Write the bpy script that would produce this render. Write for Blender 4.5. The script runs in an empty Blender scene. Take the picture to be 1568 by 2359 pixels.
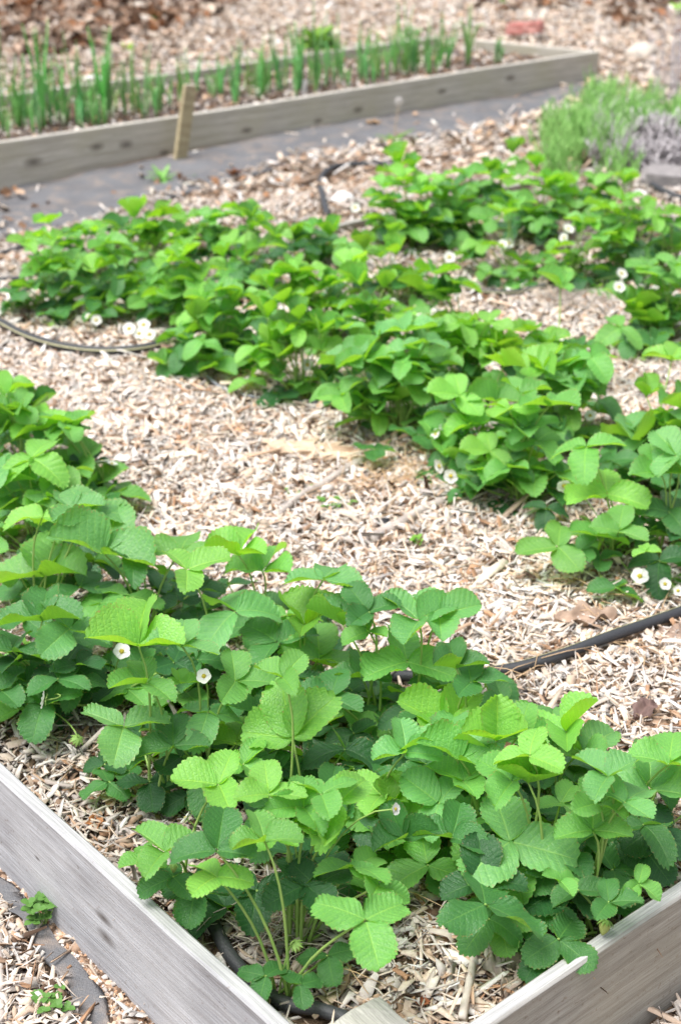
import bpy, bmesh, math, random
import numpy as np
from mathutils import Vector, Matrix, Quaternion, noise
random.seed(7); rng = np.random.default_rng(7)
S = bpy.context.scene
COL = S.collection
R = math.radians

# ---------------------------------------------------------------- camera model (also used to turn photo points into world points)
FPX, PITCH, CAMZ = 3440.0, R(26.2), 1.38
FW = Vector((0, math.cos(PITCH), -math.sin(PITCH))); UP = Vector((0, math.sin(PITCH), math.cos(PITCH)))
def ray(x, y): return FW + Vector((1, 0, 0))*((x-784)/FPX) + UP*(-(y-1179)/FPX)
def at(x, y, z=0.13):
    r = ray(x, y); t = (z-CAMZ)/r.z
    return Vector((0, 0, CAMZ)) + r*t
cam_d = bpy.data.cameras.new('camera'); cam = bpy.data.objects.new('camera', cam_d); COL.objects.link(cam)
cam.location = (0, 0, CAMZ); cam.rotation_euler = (R(90)-PITCH, 0, 0)
cam_d.sensor_fit = 'VERTICAL'; cam_d.sensor_height = 36; cam_d.lens = 36*FPX/2358
cam_d.clip_end = 500; cam_d.clip_start = 0.05
cam_d.dof.use_dof = True; cam_d.dof.focus_distance = 1.86; cam_d.dof.aperture_fstop = 5.6; cam_d.dof.aperture_blades = 0
S.camera = cam

# ---------------------------------------------------------------- world and light
w = bpy.data.worlds.new('World'); S.world = w; w.use_nodes = True
nt = w.node_tree; bg = nt.nodes['Background']
sky = nt.nodes.new('ShaderNodeTexSky'); sky.sky_type = 'NISHITA'; sky.sun_disc = False
SUN_EL, SUN_AZ = R(68), R(-115)       # azimuth from +Y towards +X
sky.sun_elevation = SUN_EL; sky.sun_rotation = SUN_AZ; sky.air_density = 1.0; sky.dust_density = 3.0; sky.ozone_density = 1.0
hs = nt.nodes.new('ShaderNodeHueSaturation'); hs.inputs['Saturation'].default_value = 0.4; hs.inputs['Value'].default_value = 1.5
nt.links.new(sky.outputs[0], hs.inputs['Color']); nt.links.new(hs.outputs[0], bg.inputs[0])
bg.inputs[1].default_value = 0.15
sl = bpy.data.lights.new('sun', 'SUN'); so = bpy.data.objects.new('sun', sl); COL.objects.link(so)
sl.energy = 5.0; sl.angle = R(38); sl.color = (1, .98, .95)
so.rotation_euler = Vector((math.cos(SUN_EL)*math.sin(SUN_AZ), math.cos(SUN_EL)*math.cos(SUN_AZ), math.sin(SUN_EL))).to_track_quat('Z', 'Y').to_euler()
S.view_settings.view_transform = 'Standard'; S.view_settings.look = 'None'; S.view_settings.exposure = 0
S.cycles.use_denoising = True
S.cycles.max_bounces = 8; S.cycles.transparent_max_bounces = 4

# ---------------------------------------------------------------- materials
class NT:
    def __init__(s, name):
        s.m = bpy.data.materials.new(name); s.m.use_nodes = True; s.t = s.m.node_tree; s.b = s.t.nodes['Principled BSDF']; s.o = s.t.nodes['Material Output']
    def n(s, typ, **kw):
        x = s.t.nodes.new('ShaderNode'+typ)
        for k, v in kw.items():
            if k == 'ins':
                for a, b in v.items(): x.inputs[a].default_value = b
            else: setattr(x, k, v)
        return x
    def l(s, a, b): s.t.links.new(a, b)
    def math(s, op, a, b=None, clamp=False):
        x = s.t.nodes.new('ShaderNodeMath'); x.operation = op; x.use_clamp = clamp
        for i, v in enumerate((a, b)):
            if v is None: continue
            if isinstance(v, (int, float)): x.inputs[i].default_value = v
            else: s.l(v, x.inputs[i])
        return x.outputs[0]
    def mix(s, f, a, b, blend='MIX'):
        x = s.t.nodes.new('ShaderNodeMix'); x.data_type = 'RGBA'; x.blend_type = blend
        for sock, v in ((x.inputs[0], f), (x.inputs[6], a), (x.inputs[7], b)):
            if isinstance(v, (int, float)): sock.default_value = v
            elif isinstance(v, (tuple, list)): sock.default_value = (*v, 1) if len(v) == 3 else v
            else: s.l(v, sock)
        return x.outputs[2]
    def noise(s, scale, detail=4, vec=None, rough=.55, out=0):
        x = s.n('TexNoise', ins={'Scale': scale, 'Detail': detail, 'Roughness': rough})
        if vec is not None: s.l(vec, x.inputs['Vector'])
        return x.outputs[out]
    def ramp(s, f, stops):
        x = s.n('ValToRGB'); e = x.color_ramp.elements
        while len(e) < len(stops): e.new(.5)
        for i, (p, c) in enumerate(stops): e[i].position = p; e[i].color = (*c, 1) if len(c) == 3 else c
        s.l(f, x.inputs[0]); return x.outputs[0]
    def coords(s, scale=(1, 1, 1)):
        tc = s.n('TexCoord'); mp = s.n('Mapping'); mp.inputs['Scale'].default_value = scale
        s.l(tc.outputs['Object'], mp.inputs[0]); return mp.outputs[0]
    def bump(s, h, strength=.4, dist=.005):
        x = s.n('Bump', ins={'Strength': strength, 'Distance': dist}); s.l(h, x.inputs['Height']); s.l(x.outputs[0], s.b.inputs['Normal'])

def leaf_mat(name):
    k = NT(name)
    oi = k.n('ObjectInfo'); col = oi.outputs['Color']; rnd = oi.outputs['Random']
    uv = k.n('UVMap', uv_map='vein'); sep = k.n('SeparateXYZ'); k.l(uv.outputs[0], sep.inputs[0])
    fr = k.math('FRACT', sep.outputs[0]); d = k.math('ABSOLUTE', k.math('SUBTRACT', fr, .5))
    side = k.math('SUBTRACT', 1.0, k.math('MULTIPLY', d, 11.0), True)
    mid = k.math('SUBTRACT', 1.0, k.math('MULTIPLY', sep.outputs[1], 16.0), True)
    vein = k.math('MAXIMUM', k.math('MULTIPLY', side, .35), k.math('MULTIPLY', mid, .8))
    v3 = k.coords((1, 1, 1))
    n1 = k.noise(22, 3, v3); n2 = k.noise(160, 3, v3)
    c = k.mix(k.math('MULTIPLY', k.math('SUBTRACT', n1, .35), 1.3, True), k.mix(1, col, (.80, .82, .9), 'MULTIPLY'), k.mix(1, col, (1.25, 1.12, .85), 'MULTIPLY'))
    c = k.mix(k.math('MULTIPLY', n2, .28), c, (.03, .10, .02))
    c = k.mix(k.math('MULTIPLY', vein, .75), c, k.mix(.25, k.mix(1, c, (2.6, 1.8, 1.5), 'MULTIPLY'), (.16, .34, .10)))
    # small blemishes
    sp = k.math('GREATER_THAN', k.noise(55, 2, v3, .5), .735)
    c = k.mix(k.math('MULTIPLY', sp, .5), c, (.30, .22, .09))
    eb = k.math('MULTIPLY', k.math('GREATER_THAN', sep.outputs[1], .90), k.math('GREATER_THAN', k.noise(30, 2, v3, .5), .60)); c = k.mix(k.math('MULTIPLY', eb, .7), c, (.34, .22, .09))
    geo = k.n('NewGeometry')
    under = k.mix(.42, k.mix(1, c, (1.7, 1.4, .8), 'MULTIPLY'), (.25, .54, .08))
    c2 = k.mix(geo.outputs['Backfacing'], c, under)
    k.l(c2, k.b.inputs['Base Color'])
    k.b.inputs['Roughness'].default_value = .38; k.b.inputs['Specular IOR Level'].default_value = .5
    k.b.inputs['Sheen Weight'].default_value = .05; k.b.inputs['Sheen Roughness'].default_value = .4
    cmb = k.n('CombineXYZ'); k.l(k.math('MULTIPLY', sep.outputs[0], 1.0), cmb.inputs[0]); k.l(k.math('MULTIPLY', sep.outputs[1], 5.0), cmb.inputs[1]); k.l(k.math('MULTIPLY', rnd, 30.0), cmb.inputs[2])
    vo = k.n('TexVoronoi', feature='DISTANCE_TO_EDGE', ins={'Scale': 1.6}); k.l(cmb.outputs[0], vo.inputs['Vector'])
    pk = k.math('MINIMUM', vo.outputs['Distance'], .22)
    h = k.math('ADD', k.math('ADD', k.math('MULTIPLY', vein, -1.0), k.math('MULTIPLY', n2, .5)), k.math('MULTIPLY', pk, 4.0)); k.bump(h, .42, .0012)
    tr = k.n('BsdfTranslucent'); k.l(k.mix(1, c2, (1.75, 1.6, .5), 'MULTIPLY'), tr.inputs[0])
    ms = k.n('MixShader', ins={0: .33}); k.l(k.b.outputs[0], ms.inputs[1]); k.l(tr.outputs[0], ms.inputs[2]); k.l(ms.outputs[0], k.o.inputs[0])
    return k.m
def plain(name, c1, c2=None, scale=30, rough=.6, bump=0, spec=.3, objcol=False, stretch=(1, 1, 1), trans=0):
    k = NT(name); v = k.coords(stretch); n = k.noise(scale, 4, v)
    c = k.mix(k.math('MULTIPLY', k.math('SUBTRACT', n, .3), 2.2, True), c1, c2 or c1)
    if objcol: oi = k.n('ObjectInfo'); c = k.mix(1, c, oi.outputs['Color'], 'MULTIPLY')
    k.l(c, k.b.inputs['Base Color']); k.b.inputs['Roughness'].default_value = rough; k.b.inputs['Specular IOR Level'].default_value = spec
    if bump: k.bump(n, bump, .004)
    if trans:
        tr = k.n('BsdfTranslucent'); k.l(c, tr.inputs[0]); ms = k.n('MixShader', ins={0: trans})
        k.l(k.b.outputs[0], ms.inputs[1]); k.l(tr.outputs[0], ms.inputs[2]); k.l(ms.outputs[0], k.o.inputs[0])
    return k.m
def board_mat(name, base, dark, topc, knots=(), stain=(.26, .22, .14), stain_amt=.4):
    k = NT(name); tc = k.n('TexCoord'); ob = tc.outputs['Object']
    mp = k.n('Mapping'); mp.inputs['Scale'].default_value = (1.5, 22, 22); k.l(ob, mp.inputs[0])
    warp = k.noise(2.5, 2, ob, out=1)
    mv = k.n('VectorMath', operation='MULTIPLY_ADD'); k.l(warp, mv.inputs[0]); mv.inputs[1].default_value = (.6, 1.6, 1.6); k.l(mp.outputs[0], mv.inputs[2])
    g1 = k.noise(3.0, 6, mv.outputs[0], .65)
    mp2 = k.n('Mapping'); mp2.inputs['Scale'].default_value = (5, 230, 230); k.l(ob, mp2.inputs[0])
    g2 = k.noise(2.0, 4, mp2.outputs[0], .6)
    big = k.noise(5, 3, ob)
    c = k.mix(k.math('MULTIPLY', k.math('SUBTRACT', g1, .36), 3.2, True), dark, base)
    c = k.mix(k.math('MULTIPLY', k.math('SUBTRACT', g2, .38), 3.0, True), k.mix(1, c, (.68, .66, .64), 'MULTIPLY'), c)
    wv = k.n('TexWave', bands_direction='Z', ins={'Scale': 9, 'Distortion': 5, 'Detail': 3, 'Detail Scale': .8}); mpw = k.n('Mapping'); mpw.inputs['Scale'].default_value = (.22, 1, 1); k.l(ob, mpw.inputs[0]); k.l(mpw.outputs[0], wv.inputs['Vector'])
    c = k.mix(k.math('MULTIPLY', k.math('POWER', wv.outputs[0], 5.0), .30), c, k.mix(1, c, (.55, .50, .46), 'MULTIPLY'))
    fl = k.noise(160, 2, ob); c = k.mix(k.math('MULTIPLY', k.math('SUBTRACT', fl, .62), 6.0, True), c, k.mix(1, c, (.6, .5, .42), 'MULTIPLY'))
    c = k.mix(k.math('MULTIPLY', k.math('MULTIPLY', k.math('SUBTRACT', big, .42), 3.0, True), stain_amt), c, stain)
    for (kx, kz, kr) in knots:
        mk = k.n('Mapping'); mk.inputs['Location'].default_value = (-kx*.45, 0, -kz); mk.inputs['Scale'].default_value = (.45, 0, 1); k.l(ob, mk.inputs[0])
        ln = k.n('VectorMath', operation='LENGTH'); k.l(mk.outputs[0], ln.inputs[0])
        m = k.math('SUBTRACT', 1.0, k.math('DIVIDE', ln.outputs['Value'], kr), True)
        c = k.mix(k.math('MULTIPLY', k.math('POWER', m, .8), .8), c, (.05, .035, .025))
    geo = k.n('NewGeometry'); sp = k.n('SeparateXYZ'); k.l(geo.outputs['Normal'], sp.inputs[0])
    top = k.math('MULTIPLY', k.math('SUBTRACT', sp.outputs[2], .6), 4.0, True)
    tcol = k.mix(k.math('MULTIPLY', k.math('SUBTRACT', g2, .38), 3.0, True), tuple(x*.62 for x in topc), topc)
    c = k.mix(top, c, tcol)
    k.l(c, k.b.inputs['Base Color']); k.b.inputs['Roughness'].default_value = .82; k.b.inputs['Specular IOR Level'].default_value = .2
    k.bump(k.math('ADD', g1, k.math('MULTIPLY', g2, .7)), .5, .003)
    return k.m
def vcol_mat(name, rough=.8, spec=.2, scale=140, bump=.4, trans=0):
    k = NT(name); a = k.n('Attribute', attribute_name='Col'); v = k.coords((1, 1, 1)); n = k.noise(scale, 3, v)
    c = k.mix(k.math('MULTIPLY', k.math('SUBTRACT', n, .3), 2.0, True), k.mix(1, a.outputs[0], (.80, .75, .70), 'MULTIPLY'), a.outputs[0])
    k.l(c, k.b.inputs['Base Color']); k.b.inputs['Roughness'].default_value = rough; k.b.inputs['Specular IOR Level'].default_value = spec
    k.bump(n, bump, .002)
    return k.m

M_LEAF = leaf_mat('strawberry_leaf')
M_STALK = plain('stalk', (.26, .44, .10), (.38, .50, .15), 60, .5, objcol=True, trans=.15)
M_PETAL = plain('petal', (.86, .86, .82), (.80, .80, .74), 80, .6, trans=.3)
M_CENTER = plain('flower_center', (.62, .48, .05), (.45, .42, .05), 300, .7, bump=.6)
M_SEPAL = plain('sepal', (.20, .36, .08), (.28, .42, .12), 90, .6, trans=.2)
M_BERRY = plain('berry', (.38, .46, .10), (.50, .52, .20), 200, .5, bump=.6)
M_CHIP = vcol_mat('wood_chip')
M_LITTER = vcol_mat('leaf_litter', .7, .25, 60, .5)
M_LEFT = board_mat('weathered_board_blue_grey', (.54, .55, .585), (.37, .375, .40), (.50, .495, .50), [(.50, .125, .010), (.498, .095, .011), (.66, .12, .004), (1.1, .07, .012)], (.57, .575, .59), .5)
M_RIGHT = board_mat('weathered_board_warm_grey', (.56, .54, .49), (.39, .375, .335), (.54, .53, .53), [(.9, .09, .012)], (.42, .38, .29), .5)
M_FAR = board_mat('weathered_board_far', (.66, .63, .56), (.52, .49, .42), (.78, .74, .67), [(1.03, .131, .022), (1.30, .15, .018), (1.43, .14, .018), (1.60, .086, .014), (2.0, .12, .016), (2.37, .11, .014), (2.59, .13, .016), (3.08, .15, .016), (3.51, .16, .018)], (.42, .39, .27), .6)
M_STAKE = board_mat('stake_wood', (.58, .50, .33), (.44, .37, .23), (.78, .72, .60), (), (.42, .36, .2), .5)
M_POST = board_mat('post_wood', (.42, .39, .36), (.28, .26, .23), (.50, .48, .44), (), (.38, .35, .28), .4)

# ---------------------------------------------------------------- object helpers
def link(name, me, mat=None, parent=None, M=None):
    o = bpy.data.objects.new(name, me); COL.objects.link(o)
    if mat and me and not me.materials: me.materials.append(mat)
    if M is not None: o.matrix_basis = M
    if parent is not None:
        o.parent = parent; o.matrix_parent_inverse = WM[parent.name].inverted()
    WM[o.name] = M.copy() if M is not None else Matrix.Identity(4)
    return o
WM = {}
def empty(name, loc):
    o = bpy.data.objects.new(name, None); COL.objects.link(o); o.location = loc; o.empty_display_size = .05
    WM[o.name] = Matrix.Translation(loc); return o
def tag(o, label=None, cat=None, group=None, kind=None):
    if label: o['label'] = label
    if cat: o['category'] = cat
    if group: o['group'] = group
    if kind: o['kind'] = kind
    return o
def mesh(name, v, f, smooth=True, uv=None, col=None):
    me = bpy.data.meshes.new(name); me.from_pydata([tuple(a) for a in v], [], f)
    if smooth: me.polygons.foreach_set('use_smooth', [True]*len(me.polygons))
    if uv is not None:
        l = me.uv_layers.new(name='vein'); vi = np.zeros(len(me.loops), dtype=np.int32); me.loops.foreach_get('vertex_index', vi)
        l.data.foreach_set('uv', np.array(uv, dtype=np.float32)[vi].ravel())
    if col is not None:
        a = me.color_attributes.new('Col', 'FLOAT_COLOR', 'POINT'); a.data.foreach_set('color', np.array(col, dtype=np.float32).ravel())
    me.update(); return me
def fast_mesh(name, V, F, C=None, smooth=False):
    """V (n,3) F (m,4) arrays"""
    me = bpy.data.meshes.new(name); n, m = len(V), len(F)
    me.vertices.add(n); me.vertices.foreach_set('co', V.astype(np.float32).ravel())
    me.loops.add(m*4); me.loops.foreach_set('vertex_index', F.astype(np.int32).ravel())
    me.polygons.add(m); me.polygons.foreach_set('loop_start', np.arange(0, m*4, 4, dtype=np.int32)); me.polygons.foreach_set('loop_total', np.full(m, 4, dtype=np.int32))
    me.update(calc_edges=True)
    if smooth: me.polygons.foreach_set('use_smooth', np.ones(m, dtype=bool))
    if C is not None:
        a = me.color_attributes.new('Col', 'FLOAT_COLOR', 'POINT'); a.data.foreach_set('color', C.astype(np.float32).ravel())
    return me
def catmull(P, n=8):
    P = [Vector(p) for p in P]; Q = [2*P[0]-P[1]]+P+[2*P[-1]-P[-2]]; out = []
    for i in range(1, len(Q)-2):
        for k in range(n):
            t = k/n; a, b, c, d = Q[i-1:i+3]
            out.append(.5*((2*b)+(c-a)*t+(2*a-5*b+4*c-d)*t*t+(3*b-a-3*c+d)*t**3))
    out.append(P[-1]); return out
def tube(P, rad, n=6, V=None, F=None, flat=1.0):
    """tube along P; rad number or list; returns v, f"""
    V = [] if V is None else V; F = [] if F is None else F; b0 = len(V); L = len(P)
    prev = None
    for i, p in enumerate(P):
        p = Vector(p); t = (Vector(P[min(i+1, L-1)])-Vector(P[max(i-1, 0)])).normalized()
        if prev is None: a = t.orthogonal().normalized()
        else: a = (prev - t*prev.dot(t)).normalized()
        prev = a; b = t.cross(a); r = rad[i] if isinstance(rad, (list, tuple)) else rad
        for k in range(n):
            th = 2*math.pi*k/n; V.append(p+(a*math.cos(th)+b*math.sin(th)*flat)*r)
    for i in range(L-1):
        for k in range(n):
            k2 = (k+1) % n; F.append((b0+i*n+k, b0+i*n+k2, b0+(i+1)*n+k2, b0+(i+1)*n+k))
    F.append(tuple(b0+k for k in reversed(range(n)))); F.append(tuple(b0+(L-1)*n+k for k in range(n)))
    return V, F

# ---------------------------------------------------------------- ground shape
ZT = .18                                  # board top
CO = at(854, 2509, ZT)                    # inner corner of the near bed
A1, A2 = R(130.9), R(39.9)
E1 = Vector((math.cos(A1), math.sin(A1), 0)); E2 = Vector((math.cos(A2), math.sin(A2), 0))
SEND = 2.61
def st(x, y):
    dx, dy = x-CO.x, y-CO.y
    det = E1.x*E2.y-E1.y*E2.x
    return (dx*E2.y-dy*E2.x)/det, (E1.x*dy-E1.y*dx)/det
def sst(a, b, x): 
    t = np.clip((x-a)/(b-a), 0, 1); return t*t*(3-2*t)
def waves(x, y):
    return (np.sin(x*5.1+1.3*np.sin(y*3.7))*np.cos(y*4.3+.7)*.010 + np.sin(x*13.7+y*9.1)*np.sin(y*15.3-x*4.0)*.005)
def ground_z(x, y):
    return -.05*sst(.1, 1.2, -np.asarray(x, float))*sst(3.6, 4.6, y)*(1-sst(5.2, 6.2, y)) + .045*sst(2.2, 4.2, y) + waves(x, y)*.7*sst(1.6, 3.0, y) + waves(x*1.7, y*1.7)*.25
def bed_z(x, y):
    s, t = st(x, y)
    inner = .128 + waves(x, y)
    f = sst(SEND+.15, SEND+.95, s)
    edge = -.012*(1-sst(0, .12, s)) - .012*(1-sst(0, .12, t))
    return inner*(1-f) + (ground_z(x, y)-.02)*f + edge
def surf(x, y):
    x = np.asarray(x, float); y = np.asarray(y, float)
    s, t = st(x, y); g = ground_z(x, y)
    return np.where((s > 0) & (t > 0) & (s < SEND+1.0), np.maximum(g, bed_z(x, y)), g)

def atg(x, y):
    z = .06
    for _ in range(5): q = at(x, y, z); z = float(surf(q.x, q.y))
    return Vector((q.x, q.y, z))
gk = NT('ground_soil'); gv = gk.coords((1, 1, 1))
n1 = gk.noise(9, 6, gv, .65); n2 = gk.noise(90, 5, gv, .7); n3 = gk.noise(1.3, 3, gv)
gc = gk.ramp(n2, [(.3, (.045, .028, .018)), (.5, (.14, .09, .055)), (.62, (.30, .20, .13)), (.75, (.5, .38, .28))])
gc = gk.mix(gk.math('MULTIPLY', n1, .5), gc, (.07, .045, .03)); gk.l(gc, gk.b.inputs['Base Color']); gk.b.inputs['Roughness'].default_value = .95
gk.bump(n2, .8, .01); M_GROUND = gk.m
mk_ = NT('mulch_floor'); mv_ = mk_.coords((1, 1, 1)); a1 = mk_.noise(120, 5, mv_, .7)
mc = mk_.ramp(a1, [(.3, (.06, .035, .02)), (.5, (.20, .13, .08)), (.7, (.42, .30, .20))]); mk_.l(mc, mk_.b.inputs['Base Color']); mk_.b.inputs['Roughness'].default_value = .95; mk_.bump(a1, .8, .01)

def sheet(name, X, Y, zf, mat):
    nx, ny = X.shape; Z = zf(X, Y)
    V = np.stack([X, Y, Z], -1).reshape(-1, 3); i = np.arange(nx*ny).reshape(nx, ny)
    F = np.stack([i[:-1, :-1], i[1:, :-1], i[1:, 1:], i[:-1, 1:]], -1).reshape(-1, 4)
    return link(name, fast_mesh(name, V, F, smooth=True), mat)
def spread(a, b, step, far, n=24):
    mid = np.arange(a, b, step); g = np.geomspace(step, far, n)
    return np.concatenate([(a-g)[::-1], mid, mid[-1]+g])
gx, gy = np.meshgrid(spread(-3.5, 3.5, .05, 140), spread(.3, 11, .05, 140), indexing='ij')
tag(sheet('ground', gx, gy, ground_z, M_GROUND), kind='structure')
ss, tt = np.meshgrid(np.arange(.001, SEND+1.0, .03), np.arange(.001, 4.2, .03), indexing='ij')
bx = CO.x+ss*E1.x+tt*E2.x; by = CO.y+ss*E1.y+tt*E2.y
mb = sheet('mulch_bed', bx, by, bed_z, mk_.m); tag(mb, kind='structure')
mb.data.flip_normals()

# ---------------------------------------------------------------- near raised bed
def board(name, parent, p, ang, L, H, T, mat, seg=.06, rough=.0012):
    """p = near end bottom corner; runs along ang, thickness to the left of it; z up"""
    v, f = [], []; n = int(L/seg)+1
    prof = [(0, 0), (0, H*.25), (0, H*.5), (0, H*.75), (0, H-.003), (.003, H), (T-.003, H), (T, H-.003), (T, H*.5), (T, 0)]
    m = len(prof)
    for i in range(n+1):
        x = L*i/n
        for (yy, zz) in prof:
            q = Vector((x*7, yy*40, zz*30)); d = noise.noise(q)*rough; d2 = noise.noise(q+Vector((9, 9, 9)))*rough
            v.append((x, yy+d+ .004*math.sin(x*1.7+1), zz+d2*.8+.002*math.sin(x*2.3)))
    for i in range(n):
        for k in range(m):
            k2 = (k+1) % m; f.append((i*m+k, (i+1)*m+k, (i+1)*m+k2, i*m+k2))
    f.append(tuple(range(m))); f.append(tuple(n*m+k for k in reversed(range(m))))
    me = mesh(name, v, f, False)
    M = Matrix.Translation(p) @ Matrix.Rotation(ang, 4, 'Z')
    return link(name, me, mat, parent, M)
bed = empty('raised_bed', (CO.x, CO.y, 0)); tag(bed, 'weathered grey plank raised bed in the foreground holding the strawberry rows', 'raised bed')
TH = .020
# left board: outer face towards -t. thickness on the -t side
pL = Vector((CO.x, CO.y, 0)) - E1*.03
board('board', bed, Vector((pL.x, pL.y, -.02)), A1, 3.2, ZT+.02, TH, M_LEFT)           # local y goes to the left of direction = outside
pr = Vector((CO.x, CO.y, 0)) - E1*0 - E2*.0
b2 = board('board', bed, Vector((pr.x, pr.y, -.02)) - E1*.021 , A2, 4.4, ZT+.02, TH, M_RIGHT)
fb = Vector((CO.x, CO.y, 0)) + E1*SEND
board('board', bed, Vector((fb.x, fb.y, -.05)) + E2*2.06, A2, 1.5, .05+.150, TH, M_POST)
def box(name, parent, M, sx, sy, sz, mat, bev=.003, jit=.001):
    bm = bmesh.new(); bmesh.ops.create_cube(bm, size=1)
    for v in bm.verts: v.co = Vector((v.co.x*sx, v.co.y*sy, (v.co.z+.5)*sz))
    bmesh.ops.bevel(bm, geom=bm.edges[:], offset=bev, segments=2, affect='EDGES')
    bmesh.ops.subdivide_edges(bm, edges=[e for e in bm.edges if e.calc_length() > min(sx, sy)*.5], cuts=4, use_grid_fill=True)
    for v in bm.verts: v.co += Vector((noise.noise(v.co*31), noise.noise(v.co*31+Vector((5, 0, 0))), noise.noise(v.co*31+Vector((0, 7, 0)))))*jit*2
    me = bpy.data.meshes.new(name); bm.to_mesh(me); bm.free()
    return link(name, me, mat, parent, M)
pc = at(869, 2283, .160); ps, pt = st(pc.x, pc.y)
psz = .088
pcen = pc - E1*psz/2 - E2*psz/2
box('corner_post', bed, Matrix.Translation((pcen.x, pcen.y, 0)) @ Matrix.Rotation(A2, 4, 'Z') @ Matrix.Rotation(R(90), 4, 'Z'), psz, psz, .160, M_POST, .005, .003)

# ---------------------------------------------------------------- far raised bed with onions
FZ = .045; FT = .185
fa = at(0, 329, FT); fr_ = at(1381, 118, FT); fdir = (fr_-fa); fdir.z = 0; fdir.normalize()
FAng = math.atan2(fdir.y, fdir.x); fn = Vector((-fdir.y, fdir.x, 0))
back = at(0, 220, FT); FWid = (back-fa).dot(fn); Fstart = fa - fdir*.9; FL = (fr_-Fstart).length
fbed = empty('far_raised_bed', (Fstart.x, Fstart.y, FZ)); tag(fbed, 'long grey plank raised bed of onions across the background', 'raised bed')
board('board', fbed, Vector((Fstart.x, Fstart.y, FZ-.08)), FAng, FL, FT-FZ+.08, TH, M_FAR)
bs = Fstart+fn*(FWid-.0); board('board', fbed, Vector((bs.x, bs.y, FZ-.01)), FAng, FL-.30, FT-FZ+.01, TH, M_FAR)
be = at(1105, 92, FT); ed = be-fr_; ed.z = 0
board('board', fbed, Vector((fr_.x, fr_.y, FZ-.01))-fdir*.004+fn*.021, math.atan2(ed.y, ed.x), ed.length, FT-FZ+.01, TH, M_FAR)
Fend = Vector((fr_.x, fr_.y, 0))
def fb_pt(u, v): return Vector((Fstart.x, Fstart.y, 0))+fdir*u+fn*v
sx_, sy_ = np.meshgrid(np.linspace(0, FL-.03, 160), np.linspace(.025, FWid-.002, 40), indexing='ij')
lim = (FL-.03) - sy_*(.31/FWid)
ux = sx_/(FL-.03)*lim
X = Fstart.x+ux*fdir.x+sy_*fn.x; Y = Fstart.y+ux*fdir.y+sy_*fn.y
sk = NT('garden_soil'); sv = sk.coords(); sn = sk.noise(70, 5, sv, .7)
sk.l(sk.ramp(sn, [(.35, (.05, .036, .032)), (.55, (.13, .10, .085)), (.7, (.26, .21, .18))]), sk.b.inputs['Base Color']); sk.b.inputs['Roughness'].default_value = .95; sk.bump(sn, .9, .012)
tag(sheet('soil', X, Y, lambda x, y: .135+waves(x*3, y*3)*.8, sk.m), kind='structure')
# leaning stake
p0 = at(415, 366, FZ); stake_top = at(440, 196, .30)
sb = at(413, 362, FZ); 
M = Matrix.Translation((sb.x, sb.y-.012, FZ-.03)) @ Matrix.Rotation(FAng, 4, 'Z') @ Matrix.Rotation(R(9.5), 4, 'Y') @ Matrix.Rotation(R(4), 4, 'X')
tag(box('wooden_stake', None, M, .052, .022, .312, M_STAKE, .002), 'short pale wooden stake leaning against the front of the onion bed', 'stake')

# ---------------------------------------------------------------- landscape fabric
fk = NT('landscape_fabric'); fv = fk.coords(); fn1 = fk.noise(6, 4, fv); fn2 = fk.noise(300, 2, fv)
fc = fk.mix(fk.math('MULTIPLY', fk.math('SUBTRACT', fn1, .35), 2.5, True), (.085, .087, .097), (.155, .158, .17)); fc = fk.mix(fk.math('MULTIPLY', fn2, .4), fc, (.22, .21, .20)); fd = fk.noise(14, 5, fv, .65); fc = fk.mix(fk.math('MULTIPLY', fk.math('SUBTRACT', fd, .50), 5.0, True), fc, (.26, .21, .175)); fw = fk.n('TexWave', ins={'Scale': 120, 'Distortion': .6}); fk.l(fv, fw.inputs['Vector']); fc = fk.mix(fk.math('MULTIPLY', fw.outputs[0], .25), fc, (.08, .08, .09))
fk.l(fc, fk.b.inputs['Base Color']); fk.b.inputs['Roughness'].default_value = .6; fk.b.inputs['Specular IOR Level'].default_value = .45; fk.bump(fk.math('ADD', fn2, fk.math('MULTIPLY', fn1, 2)), .5, .004)
def strip(name, top, bot, z, label, n=90, m=14, fold=.010, lift=None):
    a = catmull([atg(x, y) for x, y in top], 12); b = catmull([atg(x, y) for x, y in bot], 12)
    V, F = [], []
    for i in range(n+1):
        fa_ = i/n*(len(a)-1); k = min(int(fa_), len(a)-2); A = a[k].lerp(a[k+1], fa_-k)
        fb_ = i/n*(len(b)-1); k = min(int(fb_), len(b)-2); B = b[k].lerp(b[k+1], fb_-k)
        for j in range(m+1):
            p = A.lerp(B, j/m); q = Vector((p.x*4, p.y*4, 0))
            d = fold*(noise.noise(q)+.6*noise.noise(q*3.1))
            r = (noise.noise(Vector((p.x*9, p.y*9, 3)))*.02) if j in (0, m) else 0
            up = lift(i/n, j/m) if lift else 0
            V.append((p.x+r, p.y+r, float(surf(p.x, p.y))+.004+abs(d)+up))
    for i in range(n):
        for j in range(m): a0 = i*(m+1)+j; F.append((a0, a0+m+1, a0+m+2, a0+1))
    o = link(name, mesh(name, V, F), fk.m); tag(o, label, 'weed fabric'); return o
def liftf(u, v):
    r = .016*math.exp(-((v-.22)/.10)**2)*(1-min(1, u*1.4)) + .008*math.exp(-((v-.62)/.08)**2)
    return r
strip('weed_fabric', [(-260, 485), (0, 440), (400, 362), (800, 280), (1100, 228), (1290, 195), (1378, 176)],
      [(-260, 600), (0, 560), (250, 505), (560, 415), (850, 345), (1040, 312), (1240, 262), (1400, 196)], FZ,
      'crumpled grey weed fabric strip along the front of the onion bed', 120, 22, .010, liftf)
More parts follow.
